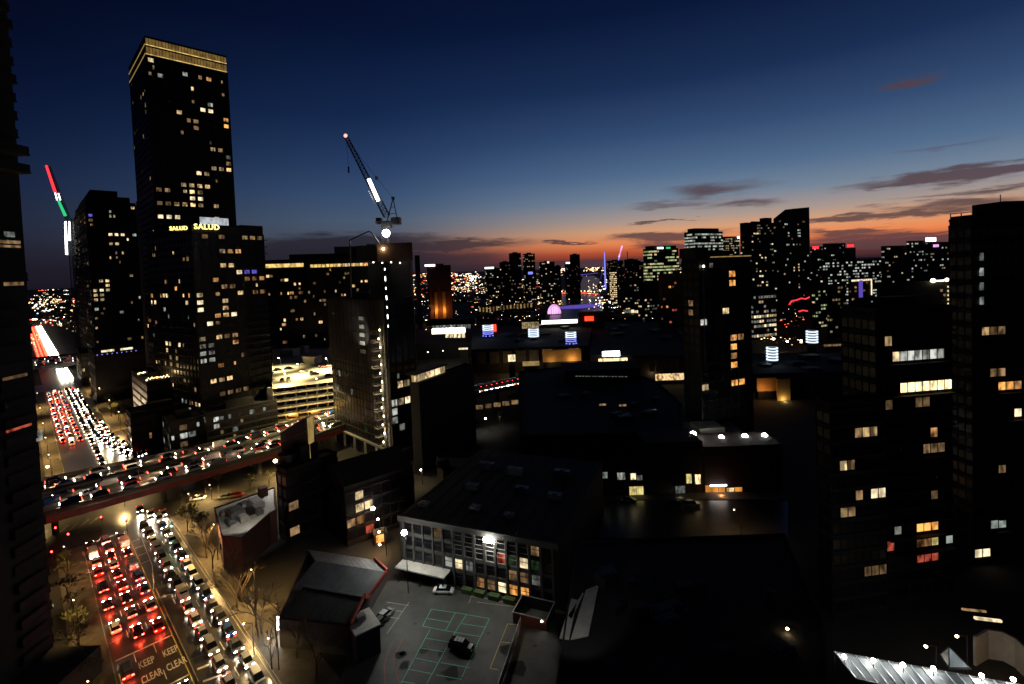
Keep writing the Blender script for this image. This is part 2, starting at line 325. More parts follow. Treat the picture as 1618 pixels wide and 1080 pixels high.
for n0, s0 in ((13.2, 112.4), (16.9, 112.4)):
    text('keep_clear_lettering', 'KEEP', G(s0, n0, ZP + .004), 1.55, 'paint', ROAD, (0, 0, math.radians(45)), .72, 1.95)
    text('keep_clear_lettering', 'CLEAR', G(s0 - 4.6, n0 + .1, ZP + .004), 1.55, 'paint', ROAD, (0, 0, math.radians(45)), .66, 1.95)

# ---------------------------------------------------------------- elevated road over the street
ZD = 7.6
def deck_edge(n, far): return (185.5 if not far else 219.5 - .13 * (n - 2.7)) if n < 72 else None
ov = thing('elevated_road', 'long elevated road crossing above the main street on red painted girders', 'overpass', G(200, 20))
dk = MB()
NS = [-60, 0, 20, 40, 60, 80, 105, 130]
def e0(n): return 185.5 + max(0, n - 55) * .22
def e1(n): return 219.8 - .13 * (n - 2.7) + max(0, n - 55) * .30
def dq(mb, a, b, fa0, fb0, fa1, fb1, z0, z1, m=0):
    mb.hexa([G(fa0, a, z0), G(fa0, b, z0) if 0 else G(fb0, b, z0), G(fb1, b, z0), G(fa1, a, z0), G(fa0, a, z1), G(fb0, b, z1), G(fb1, b, z1), G(fa1, a, z1)], m)
for a, b in zip(NS, NS[1:]): dq(dk, a, b, e0(a), e0(b), e1(a), e1(b), ZD - .5, ZD)
dk.build('deck', 'asphalt', ov)
for nm, off, w, z0, z1, m in (('parapet', 0, .35, ZD, ZD + 1.0, 'conc_mid'), ('parapet', 1, .35, ZD, ZD + 1.0, 'conc_mid'), ('girder', 0, .6, ZD - 2.3, ZD - .52, 'girder'), ('girder', 1, .6, ZD - 2.3, ZD - .52, 'girder'), ('median_barrier', 2, .5, ZD + .01, ZD + .9, 'conc_mid'), ('girder', 3, .8, ZD - 2.2, ZD - .52, 'girder')):
    b_ = MB()
    for a, b in zip(NS, NS[1:]):
        def ee(n):
            x0, x1 = e0(n), e1(n); return {0: (x0 - .15, x0 + w), 1: (x1 - w, x1 + .15), 2: (x0 + (x1 - x0) * .56, x0 + (x1 - x0) * .56 + 2.2), 3: ((x0 + x1) / 2 - .4, (x0 + x1) / 2 + .4)}[off]
        dq(b_, a, b, ee(a)[0], ee(b)[0], ee(a)[1], ee(b)[1], z0, z1)
    b_.build(nm, m, ov)
for n in (4, 29.5, 58, 84, 110):
    b_ = MB(); b_.beam(G(e0(n) + 2, n, ZD - 2.4), G(e1(n) - 2, n, ZD - 2.4), 1.6, 1.4)
    for t in (.15, .5, .85): b_.cyl(G(e0(n) + (e1(n) - e0(n)) * t, n, 0), G(e0(n) + (e1(n) - e0(n)) * t, n, ZD - 3), .8, n=10)
    b_.build('pier', 'conc_mid', ov)
for f in (.12, .24, .36, .48, .72, .84, .94):
    b_ = MB()
    for n in range(-40, 120, 8):
        p0, p1 = e0(n) + (e1(n) - e0(n)) * f, e0(n + 3) + (e1(n + 3) - e0(n + 3)) * f; strip(b_, [G(p0, n), G(p1, n + 3)], .14, ZD + .006)
    b_.build('lane_line', 'paint', ov, kind='stuff')
# second, farther elevated road
ov2 = thing('elevated_road', 'farther elevated road with pale barriers crossing the glowing street', 'overpass', G(570, 15))
b_ = MB(); dq(b_, -80, 160, 545, 520, 615, 590, 7, 7.6); b_.build('deck', 'asphalt', ov2)
for x in (0, 70):
    b_ = MB(); dq(b_, -80, 160, 545 + x - .3, 520 + x - .3, 545 + x + .4, 520 + x + .4, 6, 8.6); b_.build('parapet', 'conc_mid' if x == 0 else 'girder', ov2)
for n in (-20, 2, 36, 70):
    b_ = MB()
    for s0 in (552, 570, 590): b_.cyl(G(s0, n, 0), G(s0, n, 7), 1, n=8)
    b_.build('pier', 'conc_mid', ov2)
# ---------------------------------------------------------------- building builder
def solve_t(C, d, px):
    A = RM.transposed() @ (Vector(C) - Vector((0, 0, HC))); B = RM.transposed() @ Vector(d); k = (px - PW / 2) / F
    return -(A.x + k * A.z) / (B.x + k * B.z)
PANES = {}
def pane_mesh(w, h, m, th=.10):
    k = (round(w, 2), round(h, 2), m)
    if k not in PANES:
        b = MB(); b.box((0, 0, 0), (w, th, h)); PANES[k] = b.mesh('window', m)
        if h > 1.6 and w > 2.2:      # mullion and a blind rail stand proud of the pane
            b = MB(); b.box((0, 0, 0), (w, th, h), m=0); b.box((0, 0, 0), (.07, th + .06, h), m=1); b.box((w * .3, 0, 0), (.05, th + .05, h), m=1); PANES[k] = b.mesh('window', [m, 'frame_dark'])
    return PANES[k]
class Face:
    def __init__(s, C, d, nrm, w, z0, z1, yaw, fh, bay):
        s.C, s.d, s.n, s.w, s.z0, s.z1, s.yaw = Vector((C[0], C[1], 0)), Vector(d), Vector(nrm), w, z0, z1, yaw
        s.nf = max(1, int((z1 - z0) / fh + .3)); s.fh = (z1 - z0) / s.nf; s.nb = max(1, int(w / bay + .5)); s.bw = w / s.nb
    def hit(s, px, py):
        r = ray(px, py); o = Vector((0, 0, HC)); t = (s.C - o).dot(s.n) / r.dot(s.n); p = o + r * t
        u = (p - s.C).dot(s.d); return int(u / s.bw), int((p.z - s.z0) / s.fh)
    def pos(s, i, j, off=0.0, du=.5, dz=.5): q = s.C + s.d * ((i + du) * s.bw) + s.n * off; return Vector((q.x, q.y, s.z0 + (j + dz) * s.fh))
def tower(name, label, cat, pxL, pxC, pxR, ytop, Y, yaw=45, fh=3.2, bay=3.4, prob=.05, pal=('w1', 'w2', 'w5'), seed=1, wall='conc_dark', z0=0.0, zw0=None, ztrim=1.2, lits=(), far=False, wr=None, wl=None,
          group=None, pw=.84, ph=.62, dark=True, faces='RL', bands=True, bands_mat=None, rows=None, maxlit=300, clump=None, depth=None):
    rnd = random.Random(seed); a = math.radians(yaw); C = aty(pxC, ytop, Y); zt = C.z
    r = Vector((math.cos(a), math.sin(a), 0)); l = Vector((-math.sin(a), math.cos(a), 0))
    wr = solve_t(C, r, pxR) if wr is None else wr; wl = solve_t(C, l, pxL) if wl is None else wl
    P = [C, C + r * wr, C + r * wr + l * wl, C + l * wl]
    t = thing(name, label, cat, (C.x, C.y, z0), group)
    b = MB(); b.prism([(p.x, p.y) for p in P], z0, zt); b.build('wall', wall, t)
    zw0 = z0 + 1 if zw0 is None else zw0
    fs = {}
    fs['R'] = Face(C, r, -l, wr, zw0, zt - ztrim, a, fh, bay); fs['L'] = Face(C, l, -r, wl, zw0, zt - ztrim, a + math.pi / 2, fh, bay)
    cells = {}
    for fk, px, py, m, *wh in lits:
        i, j = fs[fk].hit(px, py); ww = wh[0] if wh else 1; hh = wh[1] if len(wh) > 1 else 1
        for x in range(ww):
            for y in range(hh): cells[(fk, i + x, j + y)] = m
    fixed = set(cells)
    for fk in faces:
        f = fs[fk]
        for j in range(f.nf):
            row = rnd.random()
            for i in range(f.nb):
                pr = prob * (1.6 if row > .6 else .7)
                if clump: pr *= clump(f, i, j)
                if (fk, i, j) not in cells and rnd.random() < pr:
                    m = rnd.choice(pal); cells[(fk, i, j)] = m
                    if rnd.random() < .15: cells.setdefault((fk, i + 1, j), m)
    cellset = False
    dk, fb, ml, far_lit = MB(), MB(), MB(), {}
    nlit = 0
    for fk in faces:
        f = fs[fk]
        for j in range(f.nf):
            for i in range(f.nb):
                w_, h_ = f.bw * pw, f.fh * ph; m = cells.get((fk, i, j))
                if m and far: far_lit.setdefault(m, MB()).box(f.pos(i, j, .05), (w_, .3, h_), f.yaw)
                elif m and nlit < maxlit:
                    nlit += 1; k_ = 1.0 if m in ('shop', 'wr') or cellset else rnd.choice((.35, .5, .5, .7, 1.0)); k_ = 1.0 if (fk, i, j) in fixed else k_
                    add_obj('window', pane_mesh(w_ * k_, h_ * (1.0 if k_ == 1 else rnd.choice((.8, 1.0))), m), t, f.pos(i, j, .06, .5 + (1 - k_) * .38 * rnd.choice((-1, 1))) - WL[t.name], (0, 0, f.yaw))
                elif dark: dk.box(f.pos(i, j, .03), (w_, .10, h_), f.yaw)
        if bands:
            for j in range(f.nf + 1):
                c = f.C + f.d * (f.w / 2) + f.n * .05; fb.box((c.x, c.y, f.z0 + j * f.fh), (f.w + .1, .42, f.fh * (1 - ph) * .55), f.yaw)
            for i in range(f.nb + 1):
                c = f.C + f.d * (i * f.bw) + f.n * .05; ml.box((c.x, c.y, (f.z0 + f.z1) / 2), (f.bw * (1 - pw) * .6, .30, f.z1 - f.z0), f.yaw)
    for m, b in far_lit.items(): b.build('lit_window', m, t, kind='stuff')
    dk.build('dark_window', 'glass_dark', t, kind='stuff'); fb.build('floor_band', bands_mat or wall, t, kind='stuff'); ml.build('mullion', bands_mat or wall, t, kind='stuff')
    # parapet and plant room on the roof
    b = MB()
    for k in range(4): p, q_ = P[k], P[(k + 1) % 4]; b.beam((p.x, p.y, zt + .3), (q_.x, q_.y, zt + .3), .3, .6)
    b.build('parapet', wall, t)
    t_c = (P[0] + P[2]) / 2
    if wr > 6 and wl > 6:
        b = MB(); b.box((t_c.x, t_c.y, zt + 1.2), (wr * .4, wl * .4, 2.4), a); b.build('plant_room', wall, t)
    t_ = dict(t=t, C=C, r=r, l=l, wr=wr, wl=wl, zt=zt, yaw=a, f=fs); return t_
def frame_pt(T, u, v, z): return T['C'] + T['r'] * u + T['l'] * v + Vector((0, 0, z - T['C'].z))
def slab(T, name, m, u0, u1, v0, v1, z0, z1, kind=None):
    b = MB(); P = [frame_pt(T, u, v, 0) for u, v in ((u0, v0), (u1, v0), (u1, v1), (u0, v1))]; b.prism([(p.x, p.y) for p in P], z0, z1); return b.build(name, m, T['t'], kind)

# ---------------------------------------------------------------- left cluster
T = tower('apartment_tower', 'tallest dark tower with two glowing gold bands round its flat top', 'apartment tower', 204, 229, 357, 58, 235, 45, 3.15, 3.3, .045, ('w1', 'w2', 'w5', 'w5', 'w5', 'w3'), 3, ztrim=8.6, pw=.6, ph=.55,
   lits=[('R', 236, 90, 'w8'), ('R', 264, 92, 'w2', 2), ('R', 303, 103, 'w2'), ('R', 332, 107, 'w3', 2), ('R', 332, 126, 'w3'), ('R', 322, 173, 'w8', 2), ('R', 279, 177, 'w1'), ('R', 336, 167, 'w4'), ('R', 308, 200, 'w5', 1, 2), ('R', 353, 196, 'wo'), ('R', 340, 233, 'w1', 2), ('R', 358, 245, 'w4'),
         ('R', 342, 263, 'w2', 2), ('R', 359, 264, 'w1'), ('R', 308, 270, 'w2', 2), ('R', 309, 291, 'w1', 2), ('R', 308, 299, 'w1', 2), ('R', 309, 310, 'w8', 2), ('R', 309, 321, 'w1', 2), ('R', 287, 288, 'w2'), ('R', 329, 291, 'w1'), ('R', 280, 319, 'w1', 2), ('R', 258, 338, 'w8', 3), ('R', 347, 330, 'w1', 1), ('R', 347, 341, 'w2', 1), ('R', 250, 296, 'w5', 2), ('R', 287, 120, 'w4'), ('R', 250, 115, 'w4'), ('R', 236, 319, 'w5', 2)])
zt = T['zt']
for k, (za, zb) in enumerate(((zt - 3.7, zt - .4), (zt - 8.0, zt - 4.4))):
    for i in range(26):     # lit louvre panels, one by one, of the crown
        w = T['wr'] / 26; b = MB(); p = frame_pt(T, (i + .5) * w, -.12, (za + zb) / 2); b.box(p, (w * .84, .14, zb - za), T['yaw']); b.build('crown_panel', 'crown_dim', T['t'])
    b = MB(); p = frame_pt(T, T['wr'] / 2, -.28, za + .25); b.box(p, (T['wr'], .14, .3), T['yaw']); b.build('crown_light_strip', 'crown_gold', T['t'])
    slab(T, 'cornice', 'conc_dark', -.3, T['wr'] + .3, -.45, T['wl'] + .3, za - .5, za - .1)
    b = MB(); p = frame_pt(T, -.2, T['wl'] / 2, za + .4); b.box(p, (T['wl'], .2, .7), T['yaw'] + math.pi / 2); b.build('crown_side_strip', 'gold_dim', T['t'])
slab(T, 'roof_edge', 'conc_dark', -.3, T['wr'] + .3, -.3, T['wl'] + .3, zt - .3, zt + .3)

T = tower('apartment_tower', 'broad dark tower in front of the tallest one, with two glowing gold rooftop signs', 'apartment tower', 232, 302, 415, 357, 205, 56, 3.1, 3.2, .06, ('w1', 'w2', 'w5', 'w5', 'w3', 'w5', 'w6'), 5, ztrim=2.5, pw=.66, ph=.55,
   lits=[('R', 322, 376, 'w5'), ('R', 349, 377, 'w5'), ('R', 356, 377, 'w5'), ('R', 387, 376, 'w1', 4), ('R', 347, 398, 'w2'), ('R', 370, 397, 'w3', 2), ('R', 350, 419, 'w1'), ('R', 360, 419, 'w1'), ('R', 372, 427, 'w8', 2), ('R', 392, 426, 'w7', 2), ('R', 392, 445, 'w3', 4), ('R', 337, 439, 'w3', 1), ('R', 355, 458, 'w5', 2), ('R', 382, 467, 'w1', 1), ('R', 402, 466, 'w3', 2),
         ('L', 277, 458, 'wo'), ('L', 262, 471, 'w2', 2), ('L', 297, 481, 'w2'), ('R', 309, 472, 'w2'), ('R', 309, 482, 'w8'), ('R', 311, 491, 'w8'), ('R', 354, 480, 'w2'), ('R', 354, 490, 'w2'), ('R', 363, 490, 'w1'), ('R', 355, 499, 'w1'), ('R', 366, 499, 'w8'), ('R', 332, 511, 'w8'), ('R', 346, 532, 'w1', 1), ('R', 356, 530, 'w5', 2), ('R', 369, 539, 'w3'), ('L', 270, 540, 'w1', 2), ('L', 284, 545, 'w8'), ('R', 312, 535, 'w2'),
         ('R', 320, 565, 'w4', 2, 3), ('R', 306, 578, 'w4'), ('L', 272, 578, 'w1', 1, 2), ('L', 280, 578, 'w1', 1, 2), ('R', 352, 571, 'w3'), ('R', 340, 604, 'w1', 2), ('R', 361, 601, 'w1', 1), ('R', 358, 622, 'w5', 3), ('R', 380, 618, 'w5', 2), ('R', 374, 640, 'w1'), ('R', 325, 658, 'w1'), ('R', 347, 664, 'w3'), ('R', 407, 643, 'wr', 1), ('L', 230, 411, 'w5')])
SAL = T
def sign(T, fk, px, py, body, size, m, name, label, cat='sign'):
    f = T['f'][fk]; rr = ray(px, py); o = Vector((0, 0, HC)); t = (f.C + f.n * .5 - o).dot(f.n) / rr.dot(f.n); p = o + rr * t
    e = text(name, body, p, size, m, None, (math.pi / 2, 0, f.yaw if fk == 'R' else f.yaw + math.pi), ext=.18, space=1.1); return tag(e, label, cat)
# letters read from outside: the R face runs left to right along its own direction, the L face the other way round
sign(T, 'R', 327, 358.5, 'SALUD', 3.1, 'sign_gold', 'rooftop_sign', 'larger glowing gold rooftop sign reading SALUD on the wide side')
p = aty(282, 360.5, 203); tag(text('rooftop_sign', 'SALUD', p, 2.2, 'sign_gold', None, (math.pi / 2, 0, math.radians(2)), ext=.18, space=1.1), 'smaller glowing gold rooftop sign reading SALUD on the receding corner', 'sign')
b = MB(); b.box((p.x, p.y + .5, p.z), (7.4, .2, 2.4)); b.beam((p.x, p.y + .6, p.z - 1), (p.x + 2, p.y + 3.4, p.z - 1.4), .3); b.build('sign_backing', 'conc_dark', SAL['t'])
b = MB(); p = frame_pt(T, 9.5, .5, T['zt'] + 2.6); b.box(p, (11.5, .4, 3.0), T['yaw']); bb = b.build('billboard', 'billboard_white'); tag(bb, 'pale rectangular rooftop billboard above the larger gold sign', 'billboard')
# balconies run across the right wing of the broad tower
for j in range(4, 28):
    z = 4 + j * 3.1
    slab(SAL, 'balcony', 'conc_dark', SAL['wr'] - 9, SAL['wr'] + 1.2, -1.3, 0.0, z, z + .25)
slab(SAL, 'wing', 'conc_dark', SAL['wr'] - 10, SAL['wr'], -.02 + .01, SAL['wl'] * .6, SAL['zt'] - 2, SAL['zt'] + 1.6)

# left tower with a stepped round top
T = tower('apartment_tower', 'stepped round-topped dark tower left of the tallest tower', 'apartment tower', 113, 136, 214, 318, 335, 45, 3.2, 3.4, .085, ('w5', 'w5', 'w1', 'w2', 'w6'), 11, pw=.6, ph=.55,
   lits=[('R', 177, 369, 'w2', 3), ('R', 178, 383, 'w2', 2), ('R', 140, 350, 'w5'), ('R', 206, 433, 'w2', 1), ('R', 157, 441, 'w1', 2), ('R', 158, 455, 'w2'), ('R', 159, 461, 'w8'), ('R', 149, 467, 'w2'), ('R', 159, 467, 'w2'), ('R', 149, 474, 'w2'), ('R', 159, 474, 'w2'), ('R', 168, 458, 'w2', 1, 2), ('R', 141, 343, 'w7')])
slab(T, 'roof_tier', 'conc_dark', T['wr'] * .06, T['wr'] * .95, T['wl'] * .1, T['wl'] * .9, T['zt'], T['zt'] + 6)
slab(T, 'roof_tier', 'conc_dark', T['wr'] * .15, T['wr'] * .72, T['wl'] * .15, T['wl'] * .85, T['zt'] + 6, T['zt'] + 11)
# thin grey fin tower edge between them
b = MB(); p0 = aty(217, 318, 250); b.box((p0.x, p0.y, (p0.z) / 2), (1.1, 1.1, p0.z), .78); tag(b.build('facade_fin', 'steel'), 'tall thin grey vertical fin beside the tallest tower', 'fin')
b = MB(); p = frame_pt(SAL, 0, 0, 0)
# dark podium hall
T = tower('podium_hall', 'windowless dark podium hall edged with tiny blue lights', 'hall', 140, 150, 228, 560, 290, 45, 6, 8, .0, seed=2, dark=False, bands=True, wall='conc_dark')
for i in range(9):
    b = MB(); p = frame_pt(T, 1 + i * 2.3, -.3, T['zt'] - .4); b.sphere(p, .32, nu=6, nv=4); b.build('edge_lamp', 'led_blue', T['t'])
b = MB()
for i in range(2): p = frame_pt(T, 6 + i * 9, .3, T['zt'] + 1.4); b.box(p, (6, .3, 1.2), T['yaw'])
b.build('roof_light_strip', 'w8', T['t'])
T = tower('shop_block', 'low corner block with a tall lit shopfront beside the bright street', 'shop building', 120, 128, 148, 560, 345, 45, 4, 3, .25, ('w4', 'w2', 'w1'), 8)
# terrace building with string lights
T = tower('terrace_building', 'low building with a roof terrace full of string lights', 'building', 208, 232, 272, 604, 215, 45, 3.3, 3.2, .12, ('w1', 'w5'), 6, lits=[('R', 232, 636, 'w8', 1), ('L', 222, 636, 'w8', 1)])
for i in range(30):
    b = MB(); u = (i % 15) / 15 * T['wr']; v = -.2 if i < 15 else T['wl'] * .5; b.sphere(frame_pt(T, u, v, T['zt'] + 1.1 + .7 * abs(math.sin(i * 1.7))), .24 + .16 * (i % 3 == 0), nu=6, nv=4); b.build('string_light', 'amber_far', T['t'])
sh = MB()
for i in range(60): u, v = random.random() * T['wr'], random.random() * T['wl']; sh.sphere(frame_pt(T, u, v, T['zt'] + .6), .7, nu=5, nv=3)
sh.build('terrace_planting', 'leafy', T['t'], kind='stuff')
light('terrace_glow', 'POINT', frame_pt(T, T['wr'] / 2, 1, T['zt'] + 3), 900, (1, .7, .3), T['t'], 1)
T = tower('street_building', 'low red lit row building along the elevated road', 'building', 196, 206, 305, 655, 200, 45, 3.5, 2.6, .06, ('w3', 'w5'), 16, wall='brick_dark', wl=12)
T = tower('glass_pavilion', 'low glass front with pale cyan rooms under the broad tower', 'building', 264, 268, 322, 668, 190, 45, 3.2, 2.6, .35, ('w4', 'w6', 'w5'), 26, wl=14)
T = tower('glass_podium', 'glittering glass podium at the foot of the broad tower', 'podium', 300, 326, 437, 655, 196, 45, 2.6, 2.2, .16, ('w4', 'w6', 'w4', 'w5'), 27, wl=12)

# wide hotel slab behind
T = tower('hotel_slab', 'wide dark slab building with a glowing gold line under its roof', 'hotel', 380, 417, 640, 412, 345, 18, 3.1, 3.0, .13, ('w5', 'w1', 'w5', 'w2', 'w3'), 21, ztrim=6, wl=22)
HS = T
slab(T, 'roof_storey', 'conc_dark', 16, T['wr'] * .98, 3, 16, T['zt'], T['zt'] + 4.2)
slab(T, 'roof_storey', 'conc_dark', T['wr'] * .48, T['wr'] * .97, 2, 18, T['zt'] + 4.2, T['zt'] + 9)
b = MB(); b.box(frame_pt(T, 13, -.3, T['zt'] - 3.6), (25, .3, 2.6), T['yaw']); b.build('light_cove', 'crown_gold', T['t'])
for i in range(18):
    b = MB(); b.box(frame_pt(T, 31 + i * 2.6, -.3, T['zt'] - 4.6), (2.2, .3, 2.1), T['yaw']); b.build('bar_window', random.choice(['crown_gold', 'w1', 'wo', 'crown_gold']), T['t'])

# ---------------------------------------------------------------- parking deck
PD = thing('parking_garage', 'open parking garage with floodlit roof deck and bright floor edges', 'parking garage', at(430, 612, 22))
A_, B_, C_, D_ = at(431, 612, 22), at(548, 598, 22), at(535, 551, 22), at(431, 552, 22)
dirn = (B_ - A_).normalized()
def pdq(name, m, z0, z1, grow=0.0, inset=0.0, back=1.0):
    b = MB(); P = [A_, B_, B_ + (C_ - B_) * back, A_ + (D_ - A_) * back]; c = sum(P, Vector()) / 4; P = [p + (p - c).normalized() * grow for p in P]; b.prism([(p.x, p.y) for p in P], z0, z1); return b.build(name, m, PD)
pdq('roof_deck', 'roof_pale', 21.4, 22.0, .6)
for k in range(6): pdq('floor_slab', 'conc_pale', 2.6 + k * 3.15, 3.0 + k * 3.15, .3)
b = MB(); P = [A_, B_, C_, D_]; c = sum(P, Vector()) / 4; P = [p + (c - p) * .10 for p in P]; b.prism([(p.x, p.y) for p in P], 0, 21.3); b.build('core', 'conc_dark', PD)
for k in range(6):
    for i in range(9):
        b = MB(); p = A_ + (B_ - A_) * ((i + .5) / 9) + Vector((0, 0, 3.9 + k * 3.15 - 22)); dd = (B_ - A_) / 9
        b.box((p.x, p.y, 3.55 + k * 3.15), (dd.length * .94, .12, .75), math.atan2(dd.y, dd.x)); b.build('barrier_panel', 'conc_mid', PD)
    b = MB(); p = (A_ + B_) / 2; b.box((p.x, p.y - .5, 3.15 + k * 3.15), ((B_ - A_).length, .12, .28), math.atan2(dirn.y, dirn.x)); b.build('edge_light_strip', 'crown_gold', PD)
for i in range(8):
    b = MB(); p = A_ + (B_ - A_) * (i / 7); b.box((p.x, p.y + .6, 10.7), (.5, .5, 21.3)); b.build('column', 'conc_mid', PD)
for i in range(3):
    b = MB(); p = A_ + (B_ - A_) * (.24 + i * .3) + Vector((0, 2, 0)); b.box((p.x, p.y - 1.6, 8.4), (4.2, .2, 1.2), .1); b.build('amber_lit_bay', 'orange_wall', PD); light('amber_bay_lamp', 'POINT', (p.x, p.y - 3.2, 8.6), 2500, (1, .5, .08), PD, .5)
b = MB(); p = A_ + Vector((-1.2, 1, 0)); b.box((p.x, p.y, 11), (2.6, 2.6, 22)); b.build('stair_tower', 'conc_pale', PD)
# stair heads, parapet on the roof deck
pr = MB()
for p, q_ in ((A_, B_), (B_, C_), (C_, D_), (D_, A_)): pr.beam((p.x, p.y, 22.5), (q_.x, q_.y, 22.5), .25, 1.0)
pr.build('parapet', 'roof_pale', PD)
for (px, py, sx, sy, h) in ((458, 561, 10, 6, 3.6), (494, 574, 8, 6, 4), (480, 557, 5, 4, 4)):
    p = at(px, py, 22); b = MB(); b.box((p.x, p.y, 22 + h / 2), (sx, sy, h), -.3); b.box((p.x, p.y, 22 + h + .2), (sx + .6, sy + .6, .4), -.3); b.build('stair_head', 'roof_pale', PD)
def lamp_post(px, py, label, h=9, m='lamp_warm', r=.32, base=0.0, energy=0, col=(1, .75, .4), group='street lamps', arm=1.6, name='street_lamp', loc=None, lrad=.3, ang=0.0):
    p = at(px, py, h + base) if loc is None else Vector(loc)
    t = thing(name, label, 'street lamp' if name == 'street_lamp' else 'lamp', (p.x, p.y, base), group)
    ca, sa = math.cos(ang), math.sin(ang)
    b = MB(); b.cyl((p.x + arm * ca, p.y + arm * sa, base), (p.x + arm * ca, p.y + arm * sa, base + h), .11, .06, 6); b.beam((p.x + arm * ca, p.y + arm * sa, base + h), (p.x, p.y, base + h + .15), .08); b.build('pole', 'steel_dark', t)
    b = MB(); b.sphere((p.x, p.y, base + h), r, nu=8, nv=6, sz=.8); b.build('lamp_head', m, t)
    if energy: light('bulb', 'SPOT', (p.x, p.y, base + h - .6), energy, col, t, lrad, math.radians(148), (p.x, p.y, base), .35)
    return t
for i, (px, py) in enumerate(((450, 590), (500, 598), (470, 575), (515, 566), (440, 565), (530, 585))):
    lamp_post(px, py, ['roof deck lamp at the near left of the floodlit deck', 'roof deck lamp nearest the front edge of the deck', 'roof deck lamp in the middle of the floodlit deck', 'roof deck lamp by the far right stair head', 'roof deck lamp at the far left corner of the deck', 'roof deck lamp near the right end of the deck'][i], 6, 'lamp_warm', .25, 22, 27000, (1, .78, .34), 'roof deck lamps', 1.0, 'deck_lamp')

# ---------------------------------------------------------------- construction tower with crane
T = tower('unfinished_tower', 'unfinished concrete tower wrapped in dark netting with a lit hoist on its corner', 'building under construction', 520, 610, 652, 474, 176, 45, 3.1, 2.6, .02, ('w5', 'w4', 'w6'), 31, wall='conc_dark', zw0=6, pw=.75, ph=.75, bands_mat='scaffold_net',
   lits=[('R', 626, 668, 'w4', 1, 2), ('R', 632, 680, 'w4', 1, 1), ('R', 634, 607, 'w2', 2), ('R', 624, 638, 'w4'), ('R', 640, 638, 'w8'), ('R', 633, 637, 'w2'), ('L', 577, 680, 'wg'), ('L', 558, 620, 'w4'), ('L', 553, 632, 'w5'), ('R', 629, 660, 'w6'), ('R', 622, 660, 'w6')])
CT = T
for i in range(13):   # netting screens on the upper floors, panel by panel
    for j in range(4):
        w = T['wl'] / 13; b = MB(); b.box(frame_pt(T, -.9, (i + .5) * w, T['zt'] - 3 - j * 6.2), (w * .93, .1, 5.9), T['yaw'] + math.pi / 2); b.build('netting_panel', 'scaffold_net', T['t'])
for j in range(5):
    b = MB(); b.box(frame_pt(T, -1.2, T['wl'] * .36, 41 + 3.15 * j), (3.4, .3, 1.4), T['yaw'] + math.pi / 2); b.build('white_panel', 'roof_pale', T['t'])
light('panel_lamp', 'SPOT', frame_pt(T, -8, T['wl'] * .25, 44), 3500, (1, .95, .85), T['t'], .3, 1.2, frame_pt(T, -1, T['wl'] * .36, 48))
slab(T, 'plinth_beam', 'conc_pale', -1.2, T['wr'] + 1, -1.2, T['wl'], 5.6, 6.2)
for i in range(6): b = MB(); b.box(frame_pt(T, -.8, 2 + i * (T['wl'] - 3) / 5, 2.8), (.7, .7, 5.6), T['yaw']); b.build('column', 'conc_pale', T['t'])
# core and crane base above
b = MB(); c0, c1 = aty(572, 388, 186), aty(648, 388, 186); cc = (c0 + c1) / 2
b.box((cc.x, cc.y + 6, cc.z / 2 + 1), ((c1 - c0).length * .86, 12, cc.z), .12); b.build('lift_core', 'conc_dark', T['t'])
p = aty(624, 398, 179.5); b = MB(); b.box((p.x, p.y, p.z), (12.5, 1.0, 6.6), .12); b.build('jump_form_screen', 'screen', T['t'])
p = aty(585, 400, 179.5); b = MB(); b.box((p.x, p.y, p.z), (9.5, 1.0, 5.8), .12); b.build('jump_form_screen', 'conc_dark', T['t'])
for i in range(4):
    b = MB(); p = aty(590 + i * 14, 414 + (i % 2), 179.3); b.sphere(p, .28, nu=6, nv=4); b.build('work_lamp', 'lamp_dim', T['t'])
# hoist: lattice mast with landing gates and work lamps
H0 = frame_pt(T, -2.4, 1.5, 0); ho = thing('builders_hoist', 'brightly lit lattice hoist mast climbing the corner of the unfinished tower', 'hoist', (H0.x, H0.y, 0))
zt_h = 52
b = MB()
for dx, dy in ((0, 0), (1.5, 0), (1.5, 1.5), (0, 1.5)): b.beam((H0.x + dx, H0.y + dy, 0), (H0.x + dx, H0.y + dy, zt_h), .14)
for k in range(int(zt_h / 1.5)):
    z = k * 1.5
    for (x0, y0), (x1, y1) in (((0, 0), (1.5, 0)), ((1.5, 0), (1.5, 1.5)), ((0, 1.5), (0, 0))): b.beam((H0.x + x0, H0.y + y0, z), (H0.x + x1, H0.y + y1, z + 1.5), .07); b.beam((H0.x + x0, H0.y + y0, z), (H0.x + x1, H0.y + y1, z), .07)
b.build('mast', 'steel', ho)
for k in range(16):
    z = 2.2 + k * 3.1
    b = MB(); b.box((H0.x - 1.6, H0.y + .6, z), (2.8, 1.8, .12), .78)
    for dz_ in (.5, 1.05): b.beam((H0.x - 3.0, H0.y - .8, z + dz_), (H0.x - .6, H0.y + .2, z + dz_), .07)
    b.beam((H0.x - 3.0, H0.y - .8, z), (H0.x - 3.0, H0.y - .8, z + 1.1), .07); b.build('landing', 'steel', ho)
    b = MB(); b.box((H0.x - .3 + .5 * (k % 2), H0.y - .35, z + 1.5), (.34, .2, .7)); b.build('work_lamp', 'deck_light', ho)
for k in range(6): light('landing_light', 'POINT', (H0.x - 1.2, H0.y - 2.2, 5 + k * 8), 1100, (1, .76, .42), ho, .3)
b = MB()
for k in range(7): p = aty(608 + k * .9, 425 + k * 15, 172); b.box(p, (.22, .2, 1.5 if k % 2 else .7))
b.build('lamp_string', 'strip_white', ho)
